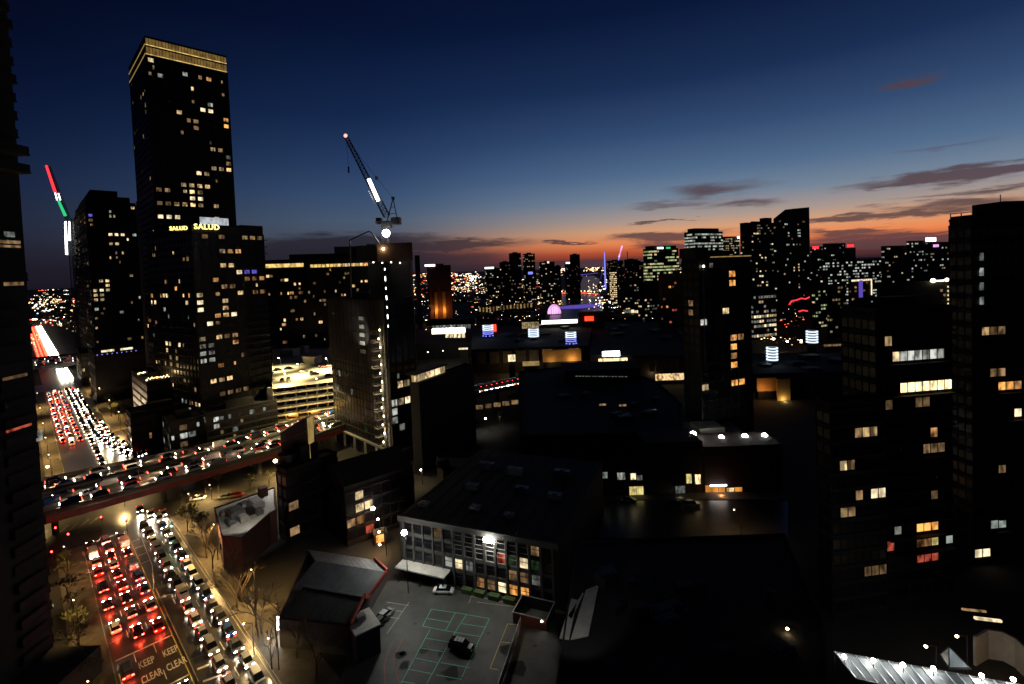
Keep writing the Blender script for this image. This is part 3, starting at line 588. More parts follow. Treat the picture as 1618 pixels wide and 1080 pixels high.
# luffing crane on the tower
def lattice(b, p, q_, w, n, r=.12, taper=1.0):
    p, q_ = Vector(p), Vector(q_); d = (q_ - p).normalized(); u = Vector((0, 1, 0)); v = d.cross(u).normalized()
    def cs(t): c = p.lerp(q_, t); ww = w * (1 + (taper - 1) * t) / 2; return [c + u * ww + v * ww, c - u * ww + v * ww, c - u * ww - v * ww, c + u * ww - v * ww]
    for k in range(n):
        a, c = cs(k / n), cs((k + 1) / n)
        for i in range(4): b.beam(a[i], c[i], r); b.beam(a[i], c[(i + 1) % 4], r * .6); b.beam(a[i], a[(i + 1) % 4], r * .6)
YC = 184.0
foot, tip, apex = aty(611, 341, YC), aty(547, 216, YC), aty(621, 313, YC)
cr = thing('luffing_crane', 'luffing tower crane with raised lattice jib and a white light tube', 'tower crane', (foot.x, foot.y, 60))
b = MB(); lattice(b, foot, tip, 2.1, 22, .22, .55); b.build('jib', 'steel_dark', cr)
b = MB(); m1 = aty(608, 358, YC); m0 = Vector((m1.x, m1.y, 60)); lattice(b, m0, m1, 2.2, 14, .2); b.build('mast', 'steel_dark', cr)
b = MB(); p = aty(612, 351, YC); b.box(p, (8.0, 3.0, .9)); b.box(aty(626, 349, YC), (3.2, 3.2, 2.6)); b.box(aty(599, 348, YC), (1.8, 2.4, 1.8)); b.box(aty(611, 356, YC), (3.6, 2.6, 1.6)); b.build('machine_deck', 'steel_dark', cr)
b = MB()
for a in ((612, 348), (628, 347)):
    for dy in (-1, 1): q_ = aty(a[0], a[1], YC + dy); b.beam(q_, apex, .28)
for t in (.3, .6): b.beam(aty(612, 348, YC).lerp(apex, t), aty(628, 347, YC).lerp(apex, t), .18)
b.sphere(apex, .7, nu=6, nv=4); b.build('a_frame', 'steel_dark', cr)
b = MB(); b.beam(apex, foot.lerp(tip, .93), .1); b.beam(tip, aty(551, 272, YC), .09); b.box(aty(551, 268, YC), (.5, .5, 2.2)); b.box(aty(595, 281, YC), (1.0, .6, 1.2)); b.build('ropes', 'steel_dark', cr)
b = MB(); o = Vector((0, -1.9, 0)); b.cyl(aty(585, 284, YC) + o, aty(600, 318, YC) + o, .62, n=10); b.build('light_tube', 'strip_white', cr)
b = MB()
for k in range(7): b.box(aty(583 + k * 1.5, 302 + k * 3, YC - 1.4), (.35, .3, .4))
b.build('jib_lamps', 'w4', cr, kind='stuff')
b = MB(); b.sphere(tip + Vector((0, -.6, .3)), .62); b.build('beacon', 'lamp_red', cr)
b = MB(); p = aty(610, 368, YC - 2.5); b.sphere(p, 1.35, nu=12, nv=8); b.build('floodlight', 'lamp_white', cr); light('flood', 'POINT', (p.x, p.y - 2, p.z), 160, (1, .95, .85), cr, .8)
b = MB(); p = aty(606, 393, YC - 5); b.sphere(p, .65); b.build('floodlight', 'lamp_warm', cr); light('flood', 'POINT', (p.x, p.y - 1, p.z), 500, (1, .8, .4), cr, .5)
pb = thing('concrete_placing_boom', 'thin folding boom rising left of the crane like a bent arm', 'placing boom', aty(552, 470, 178))
b = MB(); pts = [aty(555, 470, 178), aty(553, 379, 178), aty(583, 365, 178), aty(588, 368, 178), aty(599, 384, 178)]
for k in range(4): b.beam(pts[k], pts[k + 1], .42 if k < 2 else .36)
b.build('boom', 'steel', pb)
# far-left crane lit in red, white and green
fc = thing('lit_tower_crane', 'distant tower crane lit red, white and green above a white mast', 'tower crane', (aty(110, 440, 420).x, 420, 0))
YF = 420
b = MB(); lattice(b, aty(109, 350, YF), aty(77, 262, YF), 2.4, 18, .3, .5); b.build('jib', 'steel_dark', fc)
b = MB(); pm = aty(111, 350, YF); lattice(b, (pm.x, pm.y, 0), pm, 3, 24, .35); b.build('mast', 'steel_dark', fc)
def tube(x0, y0, x1, y1, m, r, nm, Y=YF, par=fc): b = MB(); o = Vector((0, -2.2, 0)); b.cyl(aty(x0, y0, Y) + o, aty(x1, y1, Y) + o, r * .8, r, n=8); return b.build(nm, m, par)
tube(77, 262, 91, 304, 'strip_red', .95, 'red_light_tube'); tube(91, 305, 94, 316, 'strip_white', .4, 'white_light_tube'); tube(96, 306, 99, 316, 'strip_white', .4, 'white_light_tube'); tube(96, 317, 107, 341, 'strip_green', 1.1, 'green_light_tube')
tube(107, 350, 109, 402, 'strip_white', .75, 'mast_light_tube'); tube(113, 350, 114, 380, 'strip_white', .55, 'mast_light_tube')
# ---------------------------------------------------------------- dark hall right of the unfinished tower
T = tower('blank_walled_hall', 'dark blank walled hall with a lit open loft behind its front edge', 'building', 648, 662, 748, 607, 168, 62, 4, 4, .0, seed=4, dark=False, bands=False, wall='conc_dark')
b = MB(); b.box(frame_pt(T, T['wr'] * .27, 3, T['zt'] + 1.5), (T['wr'] * .52, 1, 2.6), T['yaw']); b.build('lit_loft', 'gold_dim', T['t'])
for i in range(6): b = MB(); b.box(frame_pt(T, T['wr'] * (.05 + i * .088), 2.3, T['zt'] + 1.5), (T['wr'] * .075, .2, 2.2), T['yaw']); b.build('loft_window', 'w2', T['t'])
slab(T, 'loft_roof', 'conc_dark', 0, T['wr'] * .56, 1.6, 6, T['zt'] + 2.9, T['zt'] + 3.2)
# billboard wedge on the dark block
C0 = aty(443, 684, 136); bbd = thing('billboard', 'large dark wedge shaped billboard seen from behind with a bright lit edge', 'billboard', (C0.x, C0.y, 20))
zz = [aty(443, 684, 136), aty(482, 660, 136), aty(488, 722, 136), aty(446, 728, 136)]
b = MB(); P = zz; back = Vector((1.5, 2.2, 0)); b.hexa([P[3], P[2], P[2] + back, P[3] + back, P[0], P[1], P[1] + back, P[0] + back]); b.build('back_panel', 'conc_mid', bbd)
b = MB(); q0, q1 = aty(485, 661, 135.5), aty(489, 724, 135.5); bk = Vector((.5, 3.0, 0)); b.hexa([q1, q1 + Vector((.3, 0, 0)), q1 + bk + Vector((.3, 0, 0)), q1 + bk, q0, q0 + Vector((.3, 0, 0)), q0 + bk + Vector((.3, 0, 0)), q0 + bk]); b.build('lit_face', 'gold_dim', bbd)
b = MB()
for a in ((452, 730), (484, 726)): q_ = aty(a[0], a[1], 137); b.beam(q_, (q_.x, q_.y, 16), .5)
b.build('support', 'steel_dark', bbd)
b = MB()
for t in (.33, .66): b.beam(P[0].lerp(P[3], t) + Vector((0, -.2, 0)), P[1].lerp(P[2], t) + Vector((0, -.2, 0)), .2)
b.beam(P[0] + Vector((0, -.2, 0)), P[1] + Vector((0, -.2, 0)), .3); b.build('frame', 'steel', bbd)
# dark block below it and its neighbour with small red windows
T = tower('dark_block', 'black block carrying the wedge billboard above the junction', 'building', 437, 452, 532, 745, 128, 52, 3.6, 3, .012, ('w4', 'w5'), 41, wall='brick_dark', lits=[('R', 472, 797, 'w5'), ('R', 473, 826, 'w5')])
slab(T, 'stair_head', 'brick_dark', T['wr'] * .35, T['wr'] * .7, 2, 9, T['zt'], T['zt'] + 4.5)
b = MB(); b.cyl(frame_pt(T, T['wr'] * .2, 5, T['zt']), frame_pt(T, T['wr'] * .2, 5, T['zt'] + 3), 2.4, n=14); b.build('water_tank', 'steel_dark', T['t'])
T = tower('gabled_block', 'long dark brick block with three small glowing windows near its roof', 'building', 533, 545, 652, 772, 125, 40, 3.5, 2.4, .0, ('w3',), 42, wall='brick_dark', wl=16,
   lits=[('R', 564, 790, 'w2'), ('R', 572, 791, 'w2'), ('R', 580, 792, 'w2'), ('R', 584, 829, 'wr'), ('R', 576, 828, 'w3'), ('R', 534, 840, 'w2'), ('R', 560, 832, 'w5')])
rf = MB(); W0, L0 = T['wr'], T['wl']; a0, a1, a2, a3 = [frame_pt(T, u, v, T['zt'] + .1) for u, v in ((0, 0), (W0, 0), (W0, L0), (0, L0))]; r0, r1 = frame_pt(T, 0, L0 / 2, T['zt'] + 4.5), frame_pt(T, W0, L0 / 2, T['zt'] + 4.5)
rf.quad(a0, a1, r1, r0); rf.quad(a2, a3, r0, r1); rf.quad(a0, r0, a3, a3); rf.quad(a1, a2, r1, r1); rf.build('roof', 'roof_black', T['t'])
for i, (px, py, hh, m, r_, lab) in enumerate(((594, 778, 9, 'lamp_warm', .28, 'uppermost small lamp beside the gabled brick block'), (589, 803, 9, 'lamp_white', .55, 'brightest lamp beside the gabled brick block'), (597, 820, 7, 'lamp_warm', .3, 'third lamp down beside the gabled brick block'), (599, 840, 5, 'lamp_warm', .26, 'fourth lamp down, above the small orange kiosk'), (600, 860, 3, 'lamp_warm', .3, 'lowest lamp beside the small orange kiosk'))):
    lamp_post(px, py, lab, hh, m, r_, 0, 700, (1, .6, .25))
p = at(599, 860, 0); b = MB(); kt = thing('kiosk', 'small glowing orange kiosk below the column of lamps', 'kiosk', (p.x, p.y + 1, 0)); b.box((p.x, p.y + 1, 1.5), (3.0, 2.4, 3.0), .4); b.build('wall', 'brick', kt); b = MB(); b.box((p.x + .4, p.y - .25, 1.7), (1.9, .2, 1.9), .4); b.build('window', 'wo', kt); b = MB(); b.box((p.x, p.y + 1, 3.1), (3.5, 2.9, .2), .4); b.build('roof', 'conc_mid', kt)
# flat roofed brick building with plant on its roof, by the junction
FR = [at(x, y, 8) for x, y in ((351, 849), (382, 852), (426, 812), (437, 807), (434, 771), (339, 804))]
fb_ = thing('flat_roofed_building', 'brick building with a pale flat roof crowded with ducts', 'building', (FR[0].x, FR[0].y, 0))
b = MB(); b.prism([(p.x, p.y) for p in FR], 0, 7.9); b.build('wall', 'brick', fb_)
c = sum(FR, Vector()) / 6; b = MB(); b.prism([((p.x - c.x) * .985 + c.x, (p.y - c.y) * .985 + c.y) for p in FR], 7.9, 8.05); b.build('roof', 'roof_pale', fb_)
b = MB()
for i in range(6): p, q_ = FR[i], FR[(i + 1) % 6]; b.beam((p.x, p.y, 8.2), (q_.x, q_.y, 8.2), .3, .55)
b.build('parapet', 'brick', fb_)
for i, (px, py, sx, sy, h) in enumerate(((372, 815, 5.5, 3.5, 1.7), (384, 822, 3, 2, 1.2), (395, 812, 2, 2, 1.5), (364, 826, 3, 1.6, .9), (404, 800, 5, 3, 1.6), (378, 803, 1.2, 1.2, 1.1), (410, 812, 1.6, 1.6, 1.0), (358, 812, 2, 3, 1.0))):
    p = at(px, py, 8); b = MB(); b.box((p.x, p.y, 8.05 + h / 2), (sx, sy, h), -.75); b.box((p.x, p.y, 8.05 + h + .1), (sx * .8, sy * .7, .2), -.75); b.build('roof_unit', ('steel', 'conc_pale', 'steel_dark')[i % 3], fb_)
b = MB()
for i in range(5): p, q_ = at(362 + i * 10, 830 - i * 6, 8.5), at(372 + i * 10, 822 - i * 5, 8.5); b.cyl(p, q_, .3, n=8)
b.build('duct', 'steel', fb_)
for (px, py) in ((352, 862), (362, 866), (372, 868), (398, 850), (410, 842)):
    p = at(px, py, 4); b = MB(); b.box((p.x, p.y, 4), (1.2, .2, 1.6), .55); b.build('window', 'glass_dark', fb_)
p = at(415, 772, 10); b = MB(); b.box((p.x, p.y, 9.2), (2.2, 2.2, 2.6), .7); b.build('chimney', 'brick', fb_)
p = at(420, 768, 9); light('roof_floodlight', 'SPOT', (p.x + 6, p.y + 3, 15), 5000, (1, .97, .95), fb_, .4, 1.6, (p.x + 2, p.y - 4, 8))
light('roof_floodlight', 'SPOT', at(392, 798, 15), 1800, (1, .93, .8), fb_, .4, 1.7, at(385, 818, 8))
# ---------------------------------------------------------------- four storey office building by the parking lot
FL, FRt = Vector((-28.4, 113.4, 0)), Vector((7.4, 98.9, 0)); dd = (FRt - FL); WO = dd.length; dd.normalize(); yo = math.atan2(dd.y, dd.x); nn = Vector((dd.y, -dd.x, 0))
of = thing('office_building', 'four storey concrete office with a glaring lamp under its roof edge', 'office building', FL)
def op(u, z, off=0.0): q_ = FL + dd * u + nn * off; return Vector((q_.x, q_.y, z))
b = MB(); P = [FL, FRt, FRt - nn * 44, FL - nn * 44]; b.prism([(p.x, p.y) for p in P], 0, 13.6); b.build('wall', 'conc_dark', of)
nb = 14; bw = (WO - 2.4) / nb
b = MB()
for i in range(nb + 1): b.box(op(1.2 + i * bw, 6.7, .22), (.42, .5, 13.2), yo)
b.build('pilaster', 'conc_mid', of, kind='stuff')
b = MB(); b.box(op(WO / 2, 13.2, .3), (WO + .3, .6, 1.3), yo); b.build('fascia', 'conc_mid', of)
LITO = {(0, 7): 'w3', (0, 8): 'w5', (0, 9): 'w8', (0, 10): 'wo', (0, 11): 'wo', (1, 4): 'w4', (1, 5): 'w8', (1, 6): 'w4', (1, 10): 'w5', (1, 11): 'w5', (1, 12): 'w4', (2, 9): 'wr', (2, 10): 'wg', (2, 11): 'w8', (2, 12): 'wg', (3, 12): 'w5', (3, 3): 'w5'}
for j in range(4):
    z0 = .7 + j * 3.15
    if j < 3:
        for i in range(nb):
            if j == 2 and i >= 5: continue
            b = MB(); b.box(op(1.2 + (i + .5) * bw, z0 + 2.75, .12), (bw * .8, .3, .8), yo); b.build('spandrel', 'conc_mid', of)
    for i in range(nb):
        m = LITO.get((j, i), 'glass_dark'); h = 2.25; w = bw * .72; wnd = MB(); c_ = op(1.2 + (i + .5) * bw, z0 + 1.2, .06)
        wnd.box(c_, (w, .08, h), yo); o = wnd.build('window', m, of)
        fr = MB()
        for du in (-w / 2, w / 2): fr.box(c_ + dd * du + nn * .06, (.09, .14, h + .1), yo)
        for dz in (-h / 2, h / 2, .2): fr.box(c_ + Vector((0, 0, dz)) + nn * .06, (w, .14, .09), yo)
        f_ = fr.build('frame', 'conc_pale' if 4 < i < 12 and j >= 2 else 'frame_dark', o)
p = op(23.5, 12.3, 1.1); b = MB(); b.box(p, (2.3, .5, .8), yo); b.beam(p + Vector((0, 0, .3)), op(23.5, 13.2, .3), .12); b.build('floodlight', 'lamp_white', of); light('flood', 'SPOT', op(23.5, 12.0, 2.0), 900, (.97, 1, .92), of, .5, 2.9, op(23.5, 0, 7), .3); light('flood_spill', 'POINT', op(23.5, 12.4, 1.9), 420, (.97, 1, .93), of, .5)
b = MB(); c_ = op(7.0, 3.3, 1.9); b.box(c_, (12.6, 3.2, .3), yo); aw = b.build('canopy', 'roof_pale', of)
b = MB()
for u in (1.4, 7, 13): b.beam(op(u, 0, 3.3), op(u, 3.2, 3.3), .2)
b.build('canopy_post', 'steel_dark', of)
b = MB(); b.box(op(7.2, 3.0, .35), (11, .3, .2), yo); b.build('canopy_shade_box', 'conc_dark', of)
bx = MB()
for u0 in (18, 21, 24.5, 28): bx.box(op(u0, .5, 1.6), (2.4, 1.3, 1.0), yo)
tag(bx.build('planter_bed', 'leafy'), 'row of low green shrubs in front of the lit ground floor windows', 'planting')
for k in range(9):
    c = op(3 + (k * 7.3) % 31, 0, -6 - (k * 11.7) % 34); h = .8 + (k % 3) * .5; b = MB(); b.box((c.x, c.y, 13.6 + h / 2), (2.4 + k % 3, 1.8, h), yo); b.box((c.x, c.y, 13.7 + h), (1.2, .9, .25), yo); b.build('roof_unit', 'steel', of)
for k in range(11): b = MB(); b.beam(op(1 + k * 3.5, 13.66, -.5), op(1 + k * 3.5, 13.66, -43), .12, .12); b.build('roof_seam', 'steel_dark', of)
# flood lamp on a tall post in front of the office, and its light over the lot
lp = lamp_post(662, 812, 'blazing white floodlight on a tall post before the office building', 13.5, 'lamp_white', .66, 0, 2600, (.97, 1, .93), 'lot floodlights', .3, 'floodlight_post', loc=tuple(op(5.5, 0, 6.0)), lrad=.8)
light('flood_spread', 'POINT', op(5.5, 13.4, 6.9), 2600, (.97, 1, .93), lp, .8)
# container shed at the right of the lot
p0 = at(842, 962, 0); cs_ = thing('container_shed', 'open topped shed with an orange lit front beside the office building', 'shed', (p0.x, p0.y, 0))
q0 = op(34.4, 0, 4.2)
for du, dv, sx, sy in ((0, 2.6, 7.0, .15), (0, -2.6, 7.0, .15), (-3.4, 0, .15, 5.2), (3.4, 0, .15, 5.2)):
    b = MB(); c_ = q0 + dd * du + nn * dv; b.box((c_.x, c_.y, 1.1), (sx, sy, 2.2), yo); b.build('wall_panel', 'rust' if dv > 0 else 'conc_dark', cs_)
b = MB()
for du, dv, sx, sy in ((0, 2.7, 7.3, .15), (0, -2.7, 7.3, .15), (-3.5, 0, .15, 5.6), (3.5, 0, .15, 5.6)): c_ = q0 + dd * du + nn * dv; b.box((c_.x, c_.y, 2.25), (sx, sy, .14), yo)
b.build('rim', 'fence_metal', cs_)
b = MB(); c_ = q0 + dd * 2.6 + nn * 2.7; b.sphere((c_.x, c_.y, 1.8), .16); b.build('lamp', 'lamp_white', cs_); light('shed_lamp', 'POINT', (q0 + nn * 5.2 + Vector((0, 0, 2.2))), 25, (1, .55, .25), cs_)
# ---------------------------------------------------------------- parking lot
LP = [at(x, y, 0) for x, y in ((560, 1010), (612, 918), (650, 915), (870, 968), (905, 1080), (900, 1180), (500, 1180))]
b = MB(); i0 = len(b.v); b.v += [Vector((p.x, p.y, .012)) for p in LP]; b.f.append(tuple(range(len(LP)))[::-1]); b.m.append(0); LOT = struct(b.build('parking_lot', 'asphalt_lot'))
def lline(pts, m, w=.13, name='bay_line'):
    b = MB(); strip(b, [at(x, y, 0) for x, y in pts], w, .022); b.v = [v for v in b.v]; o = b.build(name, m, LOT); return o
def L3(x, y): return 600 + x / 5.393, 940 + y / 5.393
GR = [[(365, 265), (440, 120)], [(560, 305), (645, 150)], [(640, 320), (740, 165)], [(860, 355), (935, 200)], [(365, 265), (560, 303), (860, 355)], [(440, 120), (645, 150), (935, 200)], [(410, 200), (600, 232)], [(700, 243), (905, 275)],
      [(430, 290), (180, 755)], [(640, 320), (400, 755)], [(860, 355), (700, 700)], [(400, 368), (590, 400)], [(345, 450), (540, 482)], [(295, 535), (490, 575)], [(240, 630), (440, 670)], [(180, 735), (300, 755)], [(590, 400), (830, 440)], [(520, 575), (770, 620)], [(480, 680), (700, 720)],
      [(20, 120), (200, 140)], [(60, 60), (250, 90)], [(10, 180), (170, 200)], [(250, 60), (60, 330)]]
for k, g_ in enumerate(GR): lline([L3(*p) for p in g_], 'paint_green' if k < 19 else 'paint_dim', .14)
for g_ in ([(1180, 255), (1090, 245), (940, 625), (1010, 635)], [(1035, 400), (1110, 408)]): lline([L3(*p) for p in g_], 'paint_yellow')
for g_ in ([(780, 10), (760, 70)], [(780, 10), (1190, 80), (1170, 120)], [(830, 60), (1160, 100)]): lline([L3(*p) for p in g_], 'paint_dim')
for g_ in ([(45, 755), (40, 600), (70, 480), (120, 380)], [(170, 755), (120, 600), (130, 500), (200, 370)]): lline([L3(*p) for p in g_], 'red_trim', .12, 'kerb_line')
rnd = random.Random(3)
for k in range(9):
    x, y = rnd.uniform(620, 830), rnd.uniform(975, 1070); c = at(x, y, 0); b = MB(); n_ = 7; i0 = len(b.v); r_ = rnd.uniform(.6, 1.9); b.v += [Vector((c.x + r_ * rnd.uniform(.6, 1.2) * math.cos(6.283 * j / n_), c.y + r_ * rnd.uniform(.6, 1.2) * math.sin(6.283 * j / n_), .017)) for j in range(n_)]; b.f.append(tuple(range(n_))); b.m.append(0); b.build('asphalt_patch', 'conc_dark', LOT)
for x, y in ((655, 985), (772, 1000), (700, 1062), (845, 1020)): c = at(x, y, 0); b = MB(); b.box((c.x, c.y, .03), (.8, .5, .03), .4); b.build('drain_cover', 'steel_dark', LOT)
# fence by the lot
fn = thing('lot_fence', 'pale metal fence running down the right side of the parking lot', 'fence', at(820, 985, 0))
a0, a1 = at(823, 987, 0), at(787, 1100, 0); nP = 12
for k in range(nP):
    p, q_ = a0.lerp(a1, k / nP), a0.lerp(a1, (k + 1) / nP); b = MB(); b.beam((p.x, p.y, 1.0), (q_.x, q_.y, 1.0), .06, 1.5); o = b.build('fence_panel', 'fence_metal', fn); b = MB(); b.beam((p.x, p.y, 0), (p.x, p.y, 1.9), .1); b.build('post', 'fence_metal', fn)
# ---------------------------------------------------------------- sheds with metal roofs and a red edge
sd = thing('warehouse', 'grey metal roofed warehouse with a red stepped gable edge', 'warehouse', (-32, 96, 0))
def S_(x, y, z): return at(x, y, z)
ZR, ZE = 8.0, 6.0
E0, E1 = S_(498, 886, ZR), S_(610, 904, ZR); V0, V1 = S_(462, 930, ZE), S_(580, 945, ZE); R0, R1 = S_(478, 928, ZR - .7), S_(573, 944, ZR - .7); F0, F1 = S_(440, 974, ZE), S_(552, 986, ZE); B0, B1 = E0 + Vector((-5, 8, -2)), E1 + Vector((-5, 8, -2))
for nm, a, b4, c4, d4, m in (('roof_panel', E0, E1, V1, V0, 'roof_metal'), ('roof_panel', R0, R1, F1, F0, 'conc_mid'), ('roof_panel', B0, B1, E1, E0, 'roof_metal')):
    n_ = 12
    for k in range(n_):
        t0, t1 = (k + .03) / n_, (k + .97) / n_; up = Vector((0, 0, .12)); P = [a.lerp(b4, t0), a.lerp(b4, t1), d4.lerp(c4, t1), d4.lerp(c4, t0)]
        bb = MB(); bb.hexa([P[3], P[2], P[1], P[0], P[3] + up, P[2] + up, P[1] + up, P[0] + up]); bb.build(nm, m, sd)
b = MB(); b.prism([(p.x, p.y) for p in (F0, F1, V1, B1, B0)], 0, ZE - .4); b.build('wall', 'conc_mid', sd)
b = MB(); b.beam(B1 + Vector((.3, 0, .3)), E1 + Vector((.3, 0, .3)), .35, .8); b.beam(E1 + Vector((.3, 0, .3)), V1 + Vector((.3, 0, .3)), .35, .8); b.beam(V1 + Vector((.4, 0, .3)), R1 + Vector((.4, 0, .4)), .35, .8); b.beam(R1 + Vector((.3, 0, .3)), F1 + Vector((.3, 0, .3)), .35, .8); b.build('gable_trim', 'red_trim', sd)
b = MB(); b.beam(V0, V1, .5, .3); b.beam(R0 + Vector((0, 0, .2)), R1 + Vector((0, 0, .2)), .3, .2); b.build('gutter', 'steel', sd)
p = at(573, 985, 5); an = thing('annexe', 'small square flat roofed annexe at the corner of the warehouse', 'building', (p.x, p.y, 0))
b = MB(); b.box((p.x, p.y, 2.6), (4.4, 5.5, 5.2), .65); b.build('wall', 'conc_mid', an)
b = MB(); b.box((p.x, p.y, 5.35), (4.8, 5.9, .3), .65); b.build('roof', 'roof_pale', an); b = MB(); b.box((p.x - .5, p.y + .5, 5.95), (1.6, 1.2, .9), .65); b.build('roof_unit', 'steel', an)
# ---------------------------------------------------------------- black roofs and blocks in the right half
def prism_px(name, label, cat, pts, zt, m, roof=None, z0=0.0, struct_=False, extra=None):
    P = [at(x, y, zt) for x, y in pts]; t = thing(name, label, cat, (P[0].x, P[0].y, z0)); b = MB(); b.prism([(p.x, p.y) for p in P], z0, zt); b.build('wall', m, t)
    b = MB(); c = sum(P, Vector()) / len(P); n = len(P)
    for i in range(n): p, q_ = P[i], P[(i + 1) % n]; b.beam((p.x, p.y, zt + .25), (q_.x, q_.y, zt + .25), .3, .5)
    b.build('parapet', m, t); b = MB(); b.prism([((p.x - c.x) * .97 + c.x, (p.y - c.y) * .97 + c.y) for p in P], zt, zt + .08); b.build('roof', roof or 'roof_black', t); return t, P
rnd = random.Random(12)
def roof_units(t, pts, zt, n, smin=1.5, smax=4):
    P = [at(x, y, zt) for x, y in pts]
    for k in range(n):
        a, b_ = rnd.random(), rnd.random(); p = P[0].lerp(P[1], a).lerp(P[3].lerp(P[2], a), .12 + b_ * .76); s = rnd.uniform(smin, smax); h = rnd.uniform(.8, 2.2)
        b = MB(); b.box((p.x, p.y, zt + .1 + h / 2), (s, s * .7, h), rnd.random()); b.box((p.x, p.y, zt + .15 + h), (s * .6, s * .4, .2), .4); b.build('roof_unit', 'steel_dark', t)
q1_ = ((848, 1090), (940, 858), (1240, 850), (1330, 1010)); t, P = prism_px('low_warehouse', 'vast black flat roof filling the dark foreground right of the lot', 'warehouse', ((880, 1090), (912, 858), (1240, 846), (1300, 985), (1310, 1110)), 11, 'conc_dark'); roof_units(t, ((920, 1080), (1280, 1080), (1220, 870), (960, 870)), 11, 16)
WBIG = t
for k, pts in enumerate((((884, 1010), (899, 1012), (912, 950), (903, 948)), ((902, 1012), (930, 1006), (946, 926), (926, 934)), ((898, 975), (903, 980), (922, 940), (921, 938)))):
    b = MB(); P = [at(x, y, 11) for x, y in pts]; b.prism([(p.x, p.y) for p in P], 11.1, 11.3); b.build('skylight', 'roof_pale', t)
light('skylight_spill', 'SPOT', at(900, 975, 22), 1600, (1, 1, .9), t, .5, 1.0, at(915, 972, 11))  # spot hung above the roof, aimed down at the skylights
q_ = ((905, 745), (835, 748), (650, 745), (640, 815)); t, P = prism_px('rear_hall', 'black low hall directly behind the four storey office', 'building', ((700, 742), (905, 738), (918, 722), (690, 722)), 9, 'conc_dark'); roof_units(t, ((700, 740), (905, 738), (918, 724), (690, 724)), 9, 5)
# theatre block, black, with a thin strip of light along its roof edge
t, P = prism_px('theatre_block', 'massive black block with one thin white light line near its roof', 'building', ((822, 690), (1076, 684), (1078, 640), (1038, 604), (952, 573), (820, 588)), 15, 'black_render')
q0_, q1_ = aty(893, 586, 232), aty(1012, 586, 232); b = MB(); b.box(((q0_.x + q1_.x) / 2, 242, q0_.z / 2), (q1_.x - q0_.x, 20, q0_.z)); b.build('fly_tower', 'black_render', t)
b = MB()
for k in range(16): p = aty(911 + k * 5.2, 594 + k * .05, 231.6); b.box(p, (1.1, .25, .35))
b.build('light_line', 'w6', t, kind='stuff')
roof_units(t, ((830, 680), (1065, 678), (1040, 620), (840, 620)), 15, 8, 2, 5)
for px, py, m in ((952, 639, 'w5'), (984, 640, 'w5'), (1031, 648, 'w4')): b = MB(); p = at(px, py, 16.4); b.box(p, (2.6, .3, .7)); b.build('rooflight', m, t); b = MB(); b.box((p.x, p.y + 1, 15.6), (3, 1.6, 1.2)); b.build('roof_unit', 'steel_dark', t)
# shop street (behind the black roof)
b = MB(); i0 = len(b.v); b.v += [Vector((p.x, p.y, .01)) for p in (at(915, 850), at(1245, 850), at(1245, 790), at(915, 790))]; b.f.append((0, 1, 2, 3)); b.m.append(0); struct(b.build('side_street', 'asphalt'))
b = MB(); P = [at(x, y) for x, y in ((915, 790), (1245, 790), (1245, 778), (915, 778))]; b.prism([(p.x, p.y) for p in P], 0, .14); struct(b.build('pavement', 'pavement'))
SY = at(1000, 782).y
def shop(name, label, x0, x1, ytop, m, items, h=None):
    z1 = aty(x0, ytop, SY).z; a, b_ = aty(x0, ytop, SY), aty(x1, ytop, SY); t = thing(name, label, 'shop building', (a.x, SY, 0)); b = MB(); b.box(((a.x + b_.x) / 2, SY + 6, z1 / 2), (b_.x - a.x, 12, z1)); b.build('wall', m, t)
    for (u0, v0, u1, v1, mm) in items:
        p, q_ = aty(u0, v0, SY - .1), aty(u1, v1, SY - .1); b = MB(); b.box(((p.x + q_.x) / 2, SY - .08, (p.z + q_.z) / 2), (q_.x - p.x, .25, p.z - q_.z)); w = b.build('window', mm, t)
        n = max(1, int((q_.x - p.x) / 2)); fr = MB()
        for k in range(n + 1): fr.box((p.x + (q_.x - p.x) * k / n, SY - .24, (p.z + q_.z) / 2), (.1, .14, p.z - q_.z))
        fr.build('mullion', 'frame_dark', w)
    return t
shop('street_shop', 'two storey shop with a ribbon of cool lit upper windows', 915, 1020, 738, 'conc_dark', [(918, 744, 936, 752, 'w6'), (938, 744, 950, 754, 'w4'), (951, 746, 960, 755, 'w6'), (975, 747, 988, 757, 'w4'), (996, 748, 1005, 757, 'w8'), (1006, 751, 1015, 758, 'w6'), (994, 769, 1017, 781, 'wy')])
shop('street_shop', 'dark shop with a pair of tall glowing yellow windows', 1022, 1110, 700, 'conc_dark', [(1084, 749, 1093, 763, 'wy'), (1098, 750, 1107, 764, 'shop'), (1067, 768, 1083, 786, 'w4')])
t = shop('corner_restaurant', 'restaurant front glowing deep orange at the end of the shop street', 1112, 1236, 706, 'brick_dark', [(1114, 767, 1146, 786, 'orange_wall'), (1148, 771, 1160, 786, 'w1'), (1160, 770, 1173, 788, 'orange_wall')])
p, q_ = aty(1122, 767, SY - .6), aty(1148, 770, SY - .6); b = MB(); b.box(((p.x + q_.x) / 2, SY - .7, p.z), (q_.x - p.x, .3, .35)); b.build('light_bar', 'strip_white', t)
light('restaurant_glow', 'POINT', aty(1140, 782, SY - 2.5), 900, (1, .4, .12), t, .5)
light('shop_glow', 'POINT', aty(1075, 786, SY - 2.5), 500, (1, .85, .5), None, .5)
for i, (px, py, lab) in enumerate(((948, 772, 'street lamp at the near end of the shop street'), (1160, 835, 'street lamp on the kerb opposite the orange restaurant'))): lamp_post(px, py - 30 * i, lab, 7, 'lamp_dim', .2, 0, 1500 - 600 * i, (1, .62, .28))
